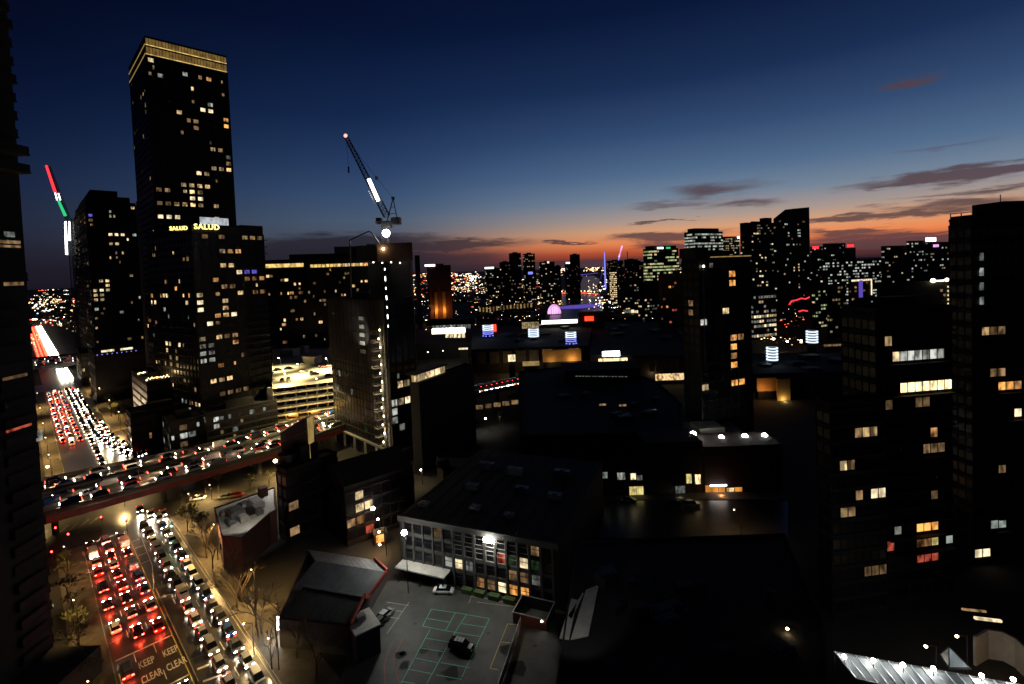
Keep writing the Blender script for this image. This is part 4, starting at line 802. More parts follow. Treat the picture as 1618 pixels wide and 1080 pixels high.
# flood terrace beneath the middle tower
T = tower('terrace_wall', 'floodlit pale terrace wall below the tall dark tower', 'building', 1082, 1086, 1190, 700, 158, 2, 6, 9, .0, seed=3, dark=False, bands=False, wall='conc_pale', wl=20)
for i, (px, py) in enumerate(((1095, 686), (1140, 692), (1177, 690), (1208, 689))):
    p = aty(px, py, 155.6); t = thing('flood_lamp', ['leftmost of four round floodlights on the pale terrace wall', 'second floodlight from the left on the terrace wall', 'third floodlight from the left on the terrace wall', 'rightmost of the four round floodlights by the terrace'][i], 'floodlight', (p.x, p.y, T['zt']), 'terrace floodlights')
    b = MB(); b.beam((p.x, p.y + .5, T['zt'] - 1), (p.x, p.y + .3, p.z), .16); b.build('bracket', 'steel_dark', t); b = MB(); b.sphere(p, .95, nu=12, nv=8); b.build('lamp_head', 'lamp_white', t); light('bulb', 'POINT', (p.x, p.y - 1.0, p.z - .3), 500, (1, .82, .6), t, .5)
# tall dark tower
T = tower('slim_tower', 'tall slim black tower with a few orange windows in the middle of the view', 'tower', 1077, 1103, 1184, 407, 172, 22, 3.3, 3.2, .004, ('w5', 'w4'), 51, pw=.8, wall='black_render',
   lits=[('R', 1154, 430, 'wo'), ('R', 1154, 441, 'wo'), ('R', 1150, 486, 'w2'), ('R', 1116, 509, 'w4'), ('R', 1157, 539, 'w3', 2), ('R', 1155, 553, 'wo'), ('R', 1155, 566, 'w3'), ('R', 1156, 579, 'wo'), ('R', 1156, 606, 'wo', 2), ('R', 1116, 616, 'w2'), ('L', 1092, 485, 'w5'), ('L', 1093, 497, 'w5')])
MT = T
slab(T, 'roof_box', 'conc_dark', -1, T['wr'] * .2, 0, T['wl'], T['zt'], T['zt'] + 3.6); b = MB(); b.box(frame_pt(T, T['wr'] * .62, -.35, T['zt'] + .1), (T['wr'] * .8, .3, .35), T['yaw']); b.build('roof_light_line', 'gold_dim', T['t'])
for v in (.5,): 
    b = MB(); b.box(frame_pt(T, 1.6, -.5, T['zt'] - 22), (.35, .3, 36), T['yaw']); b.build('corner_fin', 'steel', T['t']); b = MB(); b.sphere(frame_pt(T, 1.6, -.8, T['zt'] - 3), .45); b.build('fin_lamp', 'lamp_dim', T['t']); light('fin_light', 'POINT', frame_pt(T, 1.6, -1.2, T['zt'] - 3.5), 6, (1, .95, .85), T['t'], .2)
# right-hand towers
RD = dict(fh=3.15, bay=1.9, pw=.9, ph=.6)
T = tower('apartment_block', 'near stepped apartment block with long lit living room windows', 'apartment block', 1330, 1384, 1502, 492, 96, 8, 3.15, 1.75, .0, ('w5',), 61, wall='black_render', pw=.92, ph=.58,
   lits=[('R', 1392, 498, 'w1', 1), ('R', 1412, 500, 'wo', 3), ('L', 1382, 494, 'w8'), ('R', 1403, 551, 'w1', 1), ('R', 1409, 551, 'w2', 1), ('R', 1429, 551, 'w4', 6), ('R', 1430, 600, 'shop', 7), ('R', 1455, 640, 'w5', 2), ('R', 1408, 640, 'w5', 1), ('R', 1480, 690, 'wo', 1), ('R', 1470, 690, 'w3'), ('R', 1462, 714, 'w5', 3), ('R', 1458, 830, 'wo', 3), ('R', 1455, 850, 'w3', 2), ('R', 1480, 852, 'wy'), ('R', 1499, 853, 'w6', 2), ('R', 1456, 876, 'wr', 3), ('R', 1405, 868, 'wr', 1), ('R', 1470, 778, 'w5', 1), ('R', 1416, 833, 'w4')])
RB = T
for j in range(3, 18):
    z = 1 + j * T['f']['R'].fh; slab(T, 'balcony', 'black_render', 1.5, T['wr'] - .5, -1.4, -.25, z - .1, z + .18)
T = tower('apartment_block', 'lower dark apartment wing with a few warm windows left of the stepped block', 'apartment block', 1290, 1312, 1397, 640, 93, 8, 3.1, 1.75, .0, ('w5',), 62, wall='black_render', pw=.9, ph=.58,
   lits=[('R', 1351, 686, 'w1', 1), ('R', 1357, 690, 'w5', 1), ('R', 1370, 685, 'w1', 2), ('R', 1335, 730, 'w2', 1), ('R', 1340, 730, 'w5', 1), ('R', 1376, 779, 'w8', 2), ('R', 1362, 779, 'w5'), ('R', 1328, 820, 'w1'), ('R', 1345, 818, 'w5'), ('R', 1365, 910, 'w5', 3)])
T = tower('apartment_tower', 'black tower at the right edge with four small stairwell windows', 'apartment tower', 1500, 1536, 1625, 347, 108, 6, 3.15, 2.0, .0, ('w5',), 63, wall='black_render', wr=34, pw=.9, ph=.55,
   lits=[('R', 1565, 524, 'w6', 1), ('R', 1560, 524, 'w1', 1), ('R', 1575, 524, 'w5', 2), ('R', 1572, 596, 'w5', 2), ('R', 1582, 620, 'wo', 2), ('R', 1612, 644, 'w8'), ('R', 1585, 740, 'w5'), ('R', 1565, 836, 'w6', 2), ('R', 1612, 600, 'w3'), ('R', 1535, 903, 'w8', 2), ('R', 1570, 905, 'w6', 3)])
RT = T
for yy in (405, 428, 450, 472): b = MB(); p = aty(1550, yy, 112); q_ = frame_pt(T, 1.9, -.3, 0); b.box((q_.x, q_.y, p.z), (.7, .3, 1.7), T['yaw']); b.build('stairwell_window', 'w6', T['t'])
slab(T, 'roof_box', 'black_render', 9.2, 34, 1, 8, T['zt'], T['zt'] + 4.0)
slab(T, 'roof_box', 'black_render', 3.5, 9.0, 1, 8, T['zt'], T['zt'] + 1.4)
b = MB()
for v in (.1, T['wl'] * .5, T['wl'] - .1): b.beam(frame_pt(T, .2, v, T['zt']), frame_pt(T, .2, v, T['zt'] + 1.8), .14)
b.beam(frame_pt(T, .2, 0, T['zt'] + 1.8), frame_pt(T, .2, T['wl'], T['zt'] + 1.8), .14); b.beam(frame_pt(T, 9.4, 2, T['zt'] + 4), frame_pt(T, 9.4, 2, T['zt'] + 5.6), .12); b.build('roof_frame', 'steel_dark', T['t'])
for j in range(2, 24):
    z = 1 + j * T['f']['R'].fh; slab(T, 'balcony', 'black_render', 5, 33.5, -1.3, -.25, z - .1, z + .16)
# low buildings and lights at the foot of the right-hand towers
p0, p1 = aty(1520, 962, 88), aty(1558, 966, 88); b = MB(); b.beam(p0, p1, .3); o = b.build('light_bar', 'w5'); tag(o, 'dim horizontal light bar over the dark yard at lower right', 'light bar')
p0, p1 = aty(1540, 976, 86), aty(1582, 981, 86); b = MB(); b.beam(p0, p1, .4); o = b.build('light_bar', 'w8'); tag(o, 'brighter pale light bar just below the dim one', 'light bar')
# glass canopy with six lamps
gc = thing('glass_canopy', 'long sloping glass canopy lit by six glaring white lamps', 'canopy', at(1320, 1036, 6))
c0, c1 = at(1318, 1030, 7.5), at(1650, 1090, 7.5); f0, f1 = at(1352, 1072, 5.5), at(1700, 1150, 5.5)
nP = 18
for k in range(nP):
    t0, t1 = (k + .05) / nP, (k + .95) / nP; P = [c0.lerp(c1, t0), c0.lerp(c1, t1), f0.lerp(f1, t1), f0.lerp(f1, t0)]; up = Vector((0, 0, .06)); b = MB(); b.hexa([P[3], P[2], P[1], P[0], P[3] + up, P[2] + up, P[1] + up, P[0] + up]); b.build('glass_panel', 'roof_metal', gc)
    b = MB(); b.beam(c0.lerp(c1, k / nP) + Vector((0, 0, .15)), f0.lerp(f1, k / nP) + Vector((0, 0, .15)), .12, .2); b.build('rafter', 'fence_metal', gc)
b = MB(); b.beam(c0, c1, .25); b.beam(f0, f1, .25); b.build('edge_beam', 'steel', gc)
b = MB()
for k in range(5): p = c0.lerp(c1, k / 4); b.beam(p, (p.x, p.y, 0), .25)
b.build('post', 'steel_dark', gc)
for i, (px, py) in enumerate(((1334, 1037), (1380, 1043), (1427, 1050), (1475, 1056), (1551, 1067), (1601, 1073))):
    p = at(px, py, 8.2); t = thing('canopy_lamp', ['first', 'second', 'third', 'fourth', 'fifth', 'last'][i] + ' from the left of the six white lamps on the glass canopy', 'lamp', (p.x, p.y, 7.2), 'canopy lamps')
    b = MB(); b.sphere(p, .3, nu=10, nv=7); b.build('lamp_head', 'lamp_white', t); b = MB(); b.beam((p.x, p.y, 7.0), p, .08); b.build('bracket', 'steel_dark', t); light('bulb', 'POINT', p + Vector((0, -.4, .7)), 210, (.9, 1, 1), t, .25)
pts = [at(1485, 1034, 8), at(1516, 1038, 8), at(1534, 1056, 8), at(1500, 1056, 8)]; ap = sum(pts, Vector()) / 4 + Vector((0, 1, 1.6)); b = MB()
for k in range(4): b.beam(pts[k], pts[(k + 1) % 4], .14); b.beam(pts[k], ap, .14)
o = b.build('glass_pyramid', 'steel_dark')
for k in range(4):
    b = MB(); A4, B4 = pts[k], pts[(k + 1) % 4]; b.quad(A4.lerp(ap, .06), B4.lerp(ap, .06), ap.lerp(B4, .06), ap.lerp(A4, .06)); b.build('pane', 'roof_metal', o)
light('rooflight_lamp', 'POINT', ap + Vector((0, -1.2, 1)), 60, (.9, 1, 1), o, .2)
tag(o, 'small glazed pyramid rooflight on the glass canopy', 'rooflight')
# curved wall with warm uplight
cw = thing('curved_wall', 'curved pale wall washed by warm light at the lower right corner', 'wall', at(1545, 1050, 0)); pts = [at(x, y, 0) for x, y in ((1540, 1052), (1560, 1040), (1585, 1044), (1605, 1055), (1620, 1070), (1640, 1090))]
for k in range(5):
    b = MB(); p, q_ = pts[k], pts[k + 1]; b.beam((p.x, p.y, 2.6), (q_.x, q_.y, 2.6), .4, 5.0); b.build('wall_panel', 'conc_pale', cw)
light('wall_wash', 'POINT', at(1590, 1060, 3) + Vector((0, -2, 0)), 260, (1, .6, .25), cw, .3)
for i, (px, py, lab) in enumerate(((1244, 993, 'lone dim amber lamp in the black area at lower right'), (1463, 1021, 'left one of two amber lamps above the glass canopy'), (1512, 1005, 'right one of two amber lamps above the glass canopy'))): lamp_post(px, py, lab, 12 if i == 0 else 9, 'lamp_warm', .22, 0, 60, (1, .6, .3))
# ---------------------------------------------------------------- dark apartment block at the left edge
LB = thing('apartment_block', 'near black apartment block with stacked balconies filling the left edge', 'apartment block', (-70, 60, 0))
K0 = at(96, 1062, 0)      # its far right corner on the ground
def lbx(mb, x1, y0, y1, z0, z1, w=30, m=0): mb.box((x1 - w / 2, (y0 + y1) / 2, (z0 + z1) / 2), (w, y1 - y0, z1 - z0), 0, m)
xr = K0.x - 1.0; yb = K0.y
b = MB(); lbx(b, xr, yb - 26, yb, 0, 140, 40); b.build('wall', 'black_render', LB)
rnd = random.Random(5)
for k in range(42):
    z = 3 + k * 3.1; ex = rnd.uniform(.3, .9)
    if 30 < k: ex = 1.0 + .3 * (k % 3 == 0)
    if k in (28, 29): ex = 2.6
    if k in (24, 25, 26, 27): ex = .25
    b = MB(); lbx(b, xr + ex, yb - 6, yb - .4, z, z + .25, 3 + ex); b.build('balcony_slab', 'black_render', LB)
    b = MB(); b.box((xr + ex - .1, yb - 3.2, z + .8), (.08, 5.4, 1.5)); b.box((xr + ex - 1.3, yb - 5.9, z + .8), (2.4, .08, 1.0)); b.build('balcony_rail', 'black_render', LB)
b = MB(); lbx(b, at(148, 1075, 0).x, at(148, 1075, 0).y - 14, at(150, 1062, 0).y, 0, 5, 12); b.build('entrance_podium', 'black_render', LB)
for (px, py, m, w, h) in ((14, 385, 'w5', 2.4, 1.2), (22, 448, 'w5', 2, .6), (30, 672, 'wr', 2.6, 1.2), (38, 690, 'w4', .4, .4), (62, 688, 'w4', .6, 1.8), (50, 715, 'w5', 1.4, .4), (24, 595, 'w5', 2.5, .5), (76, 962, 'w4', 1.2, .5), (15, 370, 'w6', 1, .9)):
    d_ = ray(px, py); t_ = (xr + .1) / d_.x; p = Vector((0, 0, HC)) + d_ * t_; b = MB(); b.box(p, (.25, w * 1.6, h)); b.build('window', m, LB)
# ---------------------------------------------------------------- skyline
def sky(label, xl, xc, xr_, yt, Y, yaw=20, prob=.1, pal=('w4', 'w2', 'w5'), seed=0, cat='office tower', name='office_tower', **k):
    prob = prob * .8; k.setdefault('fh', 3.3); k.setdefault('bay', 3.2); k.setdefault('pw', .7); k.setdefault('ph', .5); k.setdefault('bands', False)
    return tower(name, label, cat, xl, xc, xr_, yt, Y, yaw, prob=prob, pal=pal, seed=seed, far=True, dark=False, **k)
T = sky('octagonal office tower fully lit in cool white', 1081, 1098, 1142, 366, 640, 28, .93, ('office_white', 'office_white', 'w4'), 71, wall='conc_dark', fh=4.0, bay=4, pw=.92, ph=.5, z0=0)
slab(T, 'roof_tier', 'conc_dark', 3, T['wr'] - 4, 3, T['wl'] - 3, T['zt'], T['zt'] + 5)
T = sky('rounded office tower lit yellow green with a dark base', 1016, 1030, 1072, 393, 620, 28, .85, ('office_green', 'office_green', 'w2', 'office_green'), 72, fh=4, bay=4, pw=.92, ph=.5, zw0=48)
slab(T, 'roof_tier', 'conc_dark', 2, T['wr'] - 2, 2, T['wl'] - 2, T['zt'], T['zt'] + 4); b = MB(); b.box(frame_pt(T, T['wr'] * .3, -.4, T['zt'] + 1), (10, .5, 2.2), T['yaw']); b.build('roof_sign', 'screen_white', T['t']); b = MB(); b.box(frame_pt(T, T['wr'] * .6, -.4, T['zt'] + 1), (7, .5, 2.2), T['yaw']); b.build('roof_sign', 'strip_green', T['t'])
T = sky('brick tower glowing red at its foot left of the slim tower', 1040, 1046, 1078, 436, 420, 20, .10, ('wr', 'w5', 'wo'), 73, wall='brick', name='apartment_tower', cat='apartment tower')
b = MB(); b.box(frame_pt(T, 6, -.5, 8), (3, .4, 9), T['yaw']); b.build('lit_entry', 'w8', T['t'])
T = sky('low office block with white strip floors just right of the lit octagonal tower', 1142, 1146, 1168, 374, 700, 20, .5, ('office_white', 'w1'), 74)
b = MB(); b.sphere(frame_pt(T, T['wr'] * .9, -1, T['zt'] - 1), 1.6, nu=8, nv=5); b.build('roof_lamp', 'strip_white', T['t'])
T = sky('broad dark tower with a plant box and scattered office lights', 1169, 1178, 1224, 352, 600, 25, .14, ('w2', 'w4', 'w5'), 75)
slab(T, 'roof_box', 'conc_dark', T['wr'] * .72, T['wr'] * .95, 2, 10, T['zt'], T['zt'] + 7)
T = sky('tallest skyline tower with a roof sloping up to the right', 1222, 1234, 1279, 345, 560, 30, .05, ('office_white', 'w5'), 76, lits=[('R', 1246, 372, 'office_white', 1, 2), ('R', 1262, 372, 'office_white', 2, 3), ('R', 1255, 386, 'office_white', 1), ('R', 1254, 428, 'w2', 1, 2), ('R', 1262, 428, 'w2', 1, 3), ('R', 1240, 431, 'w2')])
C_, r_, l_ = T['C'], T['r'], T['l']; b = MB(); pts = []
for u in (0, T['wr']):
    for v in (0, T['wl']): pts.append(frame_pt(T, u, v, 0))
p00, p01, p10, p11 = pts
za, zb = T['zt'] + .6, aty(1279, 325, 575).z
def zz_(p, z): return Vector((p.x, p.y, z))
pm0, pm1 = frame_pt(T, T['wr'] * .4, 0, 0), frame_pt(T, T['wr'] * .4, T['wl'], 0); zm = aty(1250, 329, 568).z
b.hexa([zz_(p00, T['zt']), zz_(pm0, T['zt']), zz_(pm1, T['zt']), zz_(p01, T['zt']), zz_(p00, za), zz_(pm0, zm), zz_(pm1, zm), zz_(p01, za)]); b.hexa([zz_(pm0, T['zt']), zz_(p10, T['zt']), zz_(p11, T['zt']), zz_(pm1, T['zt']), zz_(pm0, zm), zz_(p10, zb), zz_(p11, zb), zz_(pm1, zm)]); b.build('sloping_roof', 'conc_dark', T['t'])
T = sky('lower lit office wing at the foot of the sloping roofed tower', 1186, 1190, 1226, 464, 430, 20, .75, ('w2', 'w8', 'w4'), 77, fh=4, bay=3, pw=.75, ph=.5, name='office_block', cat='office block')
sky('dark office block with two rows of pale windows below the broad dark tower', 1186, 1192, 1224, 432, 520, 20, .3, ('w2', 'w8'), 78, name='office_block', cat='office block')
SK = [('brick orange lit tower with a white roof light, left of the city lights', 674, 677, 712, 420, 560, 30, .02, ('w3',), 80, 'rust'), ('thin dark chimney like tower beside the unfinished tower', 655, 657, 663, 404, 500, 30, 0, ('w5',), 81, 'rust'),
      ('wide dark tower with a white rooftop strip in the centre skyline', 766, 769, 792, 424, 900, 20, .14, ('w4', 'w5', 'w2'), 82, 'conc_dark'), ('left of the two tall square topped central skyline towers', 804, 808, 823, 400, 900, 20, .10, ('w4', 'w5', 'w2'), 83, 'conc_dark'),
      ('right of the two tall square topped central skyline towers', 826, 829, 845, 401, 905, 20, .22, ('w4', 'w5', 'w2'), 84, 'conc_dark'), ('low dark block left of the two square topped towers', 789, 793, 806, 414, 930, 20, .08, ('w4', 'w5'), 85, 'conc_dark'),
      ('dark block with a small roof light right of the two square topped towers', 852, 856, 876, 414, 950, 20, .12, ('w4', 'w2'), 86, 'conc_dark'), ('slim dark tower nearest the river bend', 900, 903, 916, 402, 1100, 20, .06, ('w5',), 87, 'conc_dark'),
      ('low dark tower with a white top beside the slim river tower', 892, 895, 903, 416, 1080, 20, .1, ('w4',), 88, 'conc_dark'), ('dark block right of the blue lit bridge mast', 958, 962, 985, 412, 1150, 20, .15, ('w2', 'w5'), 89, 'conc_dark'),
      ('narrow tower with bright yellow stair lights right of the river', 963, 966, 974, 428, 800, 20, .75, ('w8', 'w2'), 90, 'conc_dark'), ('spired dark block behind the river wharf', 986, 990, 1008, 410, 1200, 20, .1, ('w5', 'w4'), 91, 'conc_dark'),
      ('dark wharf office block left of the yellow green tower', 1000, 1004, 1018, 414, 760, 20, .15, ('w4', 'w5'), 92, 'conc_dark'), ('low dark office with scattered white floors by the wharf', 975, 980, 1030, 448, 640, 15, .2, ('w4', 'w2'), 93, 'conc_dark'),
      ('office block under the left red rooftop sign', 1280, 1286, 1300, 390, 640, 20, .12, ('w4', 'office_white'), 94, 'conc_dark'), ('wide office block between the two red rooftop signs', 1300, 1305, 1336, 385, 690, 18, .16, ('office_white', 'w6', 'w4'), 95, 'conc_dark'),
      ('office block under the right red rooftop sign', 1334, 1338, 1352, 392, 640, 20, .14, ('w4', 'office_white'), 96, 'conc_dark'), ('low office row with bright floors beyond the red signs', 1300, 1304, 1392, 412, 560, 14, .4, ('office_white', 'w6', 'w4'), 97, 'conc_dark'),
      ('dark round shouldered block right of the sunset gap', 1392, 1398, 1432, 389, 600, 20, .12, ('w4', 'w5', 'w2'), 98, 'conc_dark'), ('dark block crowned by the brightest white sign', 1432, 1437, 1470, 381, 590, 20, .14, ('w4', 'office_white'), 99, 'conc_dark'),
      ('dark block with a purple sign near the right hand tower', 1466, 1470, 1502, 383, 560, 20, .16, ('w4', 'w2', 'office_white'), 100, 'conc_dark'), ('low block outlined in warm lights with a violet glow', 1340, 1345, 1376, 442, 400, 20, .15, ('w5', 'w3'), 101, 'conc_dark'),
      ('low warm windowed block left of the violet glowing one', 1306, 1310, 1336, 450, 420, 20, .2, ('w2', 'w5'), 102, 'conc_dark'), ('broad low block with warm window clusters below the white sign', 1385, 1392, 1500, 450, 330, 16, .15, ('w3', 'w2', 'w5'), 103, 'conc_dark'),
      ('low dark block below the red signs with a lit yellow wall', 1282, 1288, 1308, 440, 480, 20, .25, ('office_green', 'w2'), 104, 'conc_dark'), ('small dark tower far right of the central pair', 876, 878, 886, 420, 1000, 20, .1, ('w4',), 105, 'conc_dark'),
      ('dark low block left of the slim tower at the wharf', 1008, 1014, 1042, 470, 520, 18, .25, ('w4', 'w2'), 106, 'conc_dark')]
SKD = {}
for (lab, xl, xc, xr2, yt, Yd, yw, pb_, pl, sd_, wl_) in SK: SKD[sd_] = sky(lab, xl, xc, xr2, yt, Yd, yw, pb_, pl, sd_, wall=wl_)
def bar(T, px, py, w, h, m, nm='rooftop_sign', off=-.6):
    f = T['f']['R']; rr = ray(px, py); o = Vector((0, 0, HC)); t = (f.C - o).dot(f.n) / rr.dot(f.n); p = o + rr * t - f.n * off; b = MB(); b.box(p, (w, .5, h), f.yaw); return b.build(nm, m, T['t'])
bar(SKD[80], 679, 419, 12, 2.2, 'screen_white', 'roof_light')
for u in (.25, .62): b = MB(); T = SKD[80]; b.box(frame_pt(T, T['wr'] * u, -.6, 24), (3.5, 1.0, 46), T['yaw']); b.build('uplit_pier', 'ochre', T['t']); light('uplight', 'POINT', frame_pt(T, T['wr'] * u, -4, 9), 9000, (1, .42, .08), T['t'], .5); light('uplight', 'POINT', frame_pt(T, T['wr'] * u, -5, 26), 3500, (1, .42, .08), T['t'], .5)
bar(SKD[82], 773, 423, 17, 3, 'screen_white', 'roof_light'); bar(SKD[84], 838, 431, 9, 4.5, 'led_blue'); bar(SKD[86], 866, 414, 4, 4, 'w8', 'roof_light'); bar(SKD[88], 897, 415, 9, 3, 'screen_white', 'roof_light')
bar(SKD[94], 1288, 391, 11, 3, 'strip_red'); bar(SKD[96], 1343, 388, 12, 3, 'strip_red'); bar(SKD[99], 1470, 378, 18, 4.5, 'strip_white'); bar(SKD[100], 1478, 388, 9, 3, 'pink'); bar(SKD[101], 1359, 456, 4, 14, 'purple', 'violet_screen')
T = SKD[101]; b = MB(); b.box(frame_pt(T, T['wr'] / 2, -.5, T['zt'] - .6), (T['wr'], .5, 1.4), T['yaw']); b.box(frame_pt(T, T['wr'], -.5, T['zt'] - 7), (.8, .5, 13), T['yaw']); b.build('outline_lights', 'w8', T['t'])
T = SKD[103]; b = MB(); b.box(frame_pt(T, T['wr'] * .8, -.8, T['zt'] + .6), (13, .5, .7), T['yaw']); b.sphere(frame_pt(T, T['wr'] * .73, -1, T['zt'] + 1), 1.5); b.sphere(frame_pt(T, T['wr'] * .94, -1, T['zt'] + 1), 1.2); b.build('roof_lamp', 'deck_light', T['t'])
b = MB()
for k in range(9): b.sphere(frame_pt(T, T['wr'] * .97, -.8, T['zt'] - 4 - k * 3), .8, nu=6, nv=4)
b.build('corner_lights', 'w8', T['t'])
T = SKD[91]; b = MB(); b.beam(frame_pt(T, 6, 5, T['zt']), frame_pt(T, 6, 5, T['zt'] + 20), 1.5); b.build('spire', 'steel_dark', T['t'])
# ---------------------------------------------------------------- river, bridges, riverside
b = MB(); P = [at(x, y, 0) for x, y in ((868, 505), (945, 505), (958, 482), (948, 468), (944, 452), (948, 441), (938, 435), (922, 436), (918, 446), (905, 456), (880, 468), (872, 485))]
b.v += [Vector((p.x, p.y, .02)) for p in P]; b.f.append(tuple(range(len(P)))); b.m.append(0); struct(b.build('river', 'water'))
fbg = thing('river_bridge', 'low curved river bridge edged with warm lamps and a red band', 'bridge', at(905, 464, 4))
pts = [at(x, y, 5) for x, y in ((858, 467), (872, 463.5), (890, 461.5), (910, 461), (928, 461.5), (944, 463))]
b = MB()
for k in range(5): b.beam(pts[k], pts[k + 1], 8, 2)
b.build('deck', 'conc_mid', fbg); b = MB()
for k in range(5): b.beam(pts[k] + Vector((0, -5, -1.5)), pts[k + 1] + Vector((0, -5, -1.5)), .6, 1.6)
b.build('red_band', 'red_far', fbg)
for k in range(16): p = pts[min(4, k * 5 // 16)].lerp(pts[min(5, k * 5 // 16 + 1)], (k * 5 / 16) % 1); b = MB(); b.sphere(p + Vector((0, -4, 3)), 1.5, nu=6, nv=4); b.build('lamp', 'amber_far', fbg)
for k in range(6): b = MB(); p = pts[k]; b.cyl((p.x, p.y, -1), (p.x, p.y, 4), 2, n=8); b.build('pier', 'conc_mid', fbg)
pbk = thing('riverside_light_band', 'purple lit riverside promenade edge beside the pink dome', 'promenade', at(905, 486, 2)); pts = [at(x, y, 3) for x, y in ((886, 485), (900, 483), (920, 481.5), (948, 481))]
b = MB()
for k in range(3): b.beam(pts[k], pts[k + 1], 1, 1.6)
b.build('light_line', 'purple', pbk); b = MB(); P = [at(x, y, 0) for x, y in ((886, 488), (915, 487), (945, 484.5), (948, 483), (890, 485.5))]; b.prism([(p.x, p.y) for p in P], 0, 2); b.build('lit_terrace', 'purple', pbk)  # terrace glows purple itself in place of light falling on it
b2 = thing('river_bridge', 'far low bridge glowing violet upstream', 'bridge', at(930, 434, 5)); b = MB(); b.beam(at(916, 434, 6), at(944, 431, 6), 8, 4); b.build('deck', 'purple', b2)  # violet bridge lighting given as a glow of the whole deck
for k in range(4): b = MB(); p = at(918 + k * 7, 434 - k * .7, 4); b.cyl((p.x, p.y, 0), (p.x, p.y, 5), 2.5, n=6); b.build('pier', 'conc_mid', b2)
YB = 1500
bm = thing('bridge_mast', 'slim upright blue lit bridge mast on the horizon', 'bridge mast', (aty(955, 430, YB).x, YB, 0)); b = MB(); b.cyl((aty(956, 430, YB).x, YB, 0), aty(955, 398, YB), 2.6, 1.2, n=8); b.build('mast', 'led_blue', bm); b = MB()
for k in (-1, 1): b.beam((aty(956 + k * 7, 430, YB).x, YB, 30), aty(955, 402, YB), .6)
b.build('stay_cable', 'purple', bm)
bt = thing('light_sculpture', 'tilted violet light tube standing behind the river wharf', 'light sculpture', (aty(972, 440, 1180).x, 1180, 0)); b = MB(); b.cyl(aty(972, 424, 1180), aty(979, 405, 1180), 1.3, 1.4, n=8); b.build('lower_tube', 'led_blue', bt); b = MB(); b.cyl(aty(978, 406, 1178), aty(983, 388, 1178), 1.6, 1.8, n=8); b.build('upper_tube', 'pink', bt); b = MB(); p = aty(972, 424, 1180); b.beam((p.x, p.y, 0), p, 2); b.build('base', 'steel_dark', bt)
# pink dome (domed glass hall)
dm = thing('glass_dome', 'small half dome glowing pink by the river', 'dome', at(876, 496, 0)); pc = at(876, 496, 0); R_ = 10.5
for k in range(9):
    a0, a1 = math.pi * k / 9, math.pi * (k + 1) / 9; b = MB()
    for j in range(5):
        e0_, e1_ = math.pi / 2 * j / 5, math.pi / 2 * (j + 1) / 5
        f = lambda a, e: Vector((pc.x + R_ * math.cos(a) * math.cos(e), pc.y - R_ * math.sin(a) * math.cos(e), R_ * 1.45 * math.sin(e)))
        b.quad(f(a0 + .03, e0_), f(a1 - .03, e0_), f(a1 - .03, e1_), f(a0 + .03, e1_))
    b.build('glass_panel', 'pink', dm)
b = MB(); b.cyl((pc.x, pc.y, 0), (pc.x, pc.y, 1), R_ + .5, n=16); b.build('base', 'conc_dark', dm)
# ---------------------------------------------------------------- casino and exhibition complex along the river: low wide dark roofs
LOW = [('exhibition_hall', 'wide dark exhibition hall roof reaching towards the orange lit tower', 'hall', ((640, 545), (760, 540), (745, 478), (640, 484)), 12), ('exhibition_hall', 'long low hall with golden lit columns under its roof', 'hall', ((748, 500), (845, 492), (840, 470), (758, 476)), 8),
       ('casino_podium', 'broad dark casino podium roof carrying banded light drums', 'casino building', ((745, 553), (930, 546), (936, 512), (745, 516)), 16), ('casino_podium', 'dark casino roof with the red glowing box, right of the drums', 'casino building', ((932, 562), (1088, 562), (1080, 508), (938, 508)), 15),
       ('casino_podium', 'long dark casino wing behind the slim tower with brown lit walls', 'casino building', ((1190, 592), (1335, 588), (1330, 556), (1190, 560)), 12)]
LT = {}
for i, (nm, lab, cat, pts, zt) in enumerate(LOW): LT[i], _ = prism_px(nm, lab, cat, pts, zt, 'conc_dark'); roof_units(LT[i], [pts[0], pts[1], pts[2], pts[3]], zt, 7, 4, 12)
def px_box(par, nm, m, x0, y0, x1, y1, Y, d=.5):
    p, q_ = aty(x0, y0, Y), aty(x1, y1, Y); b = MB(); b.box(((p.x + q_.x) / 2, Y, (p.z + q_.z) / 2), (q_.x - p.x, d, abs(p.z - q_.z))); return b.build(nm, m, par)
# columns of the exhibition hall, their golden lamp light given as own glow
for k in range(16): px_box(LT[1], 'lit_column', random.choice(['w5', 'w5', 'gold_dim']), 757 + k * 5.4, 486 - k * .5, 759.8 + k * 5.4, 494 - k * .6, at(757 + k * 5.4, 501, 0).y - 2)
# glass corner pavilion
gp_ = thing('glass_pavilion', 'white lit glass corner pavilion under the dark exhibition roof', 'pavilion', at(700, 530, 0)); YG = 372
px_box(gp_, 'lit_floor', 'white_strong', 683, 519, 735, 525, YG, 6)
for k in range(11): px_box(gp_, 'glass_panel', 'w6', 683 + k * 5.6, 510.5, 687.4 + k * 5.6, 518, YG + 1)
for k in range(5): px_box(gp_, 'lit_base', 'w8', 704 + k * 6.4, 526, 709 + k * 6.4, 533, YG - 1)
px_box(gp_, 'roof', 'conc_dark', 676, 505, 752, 510, YG - 2, 14)
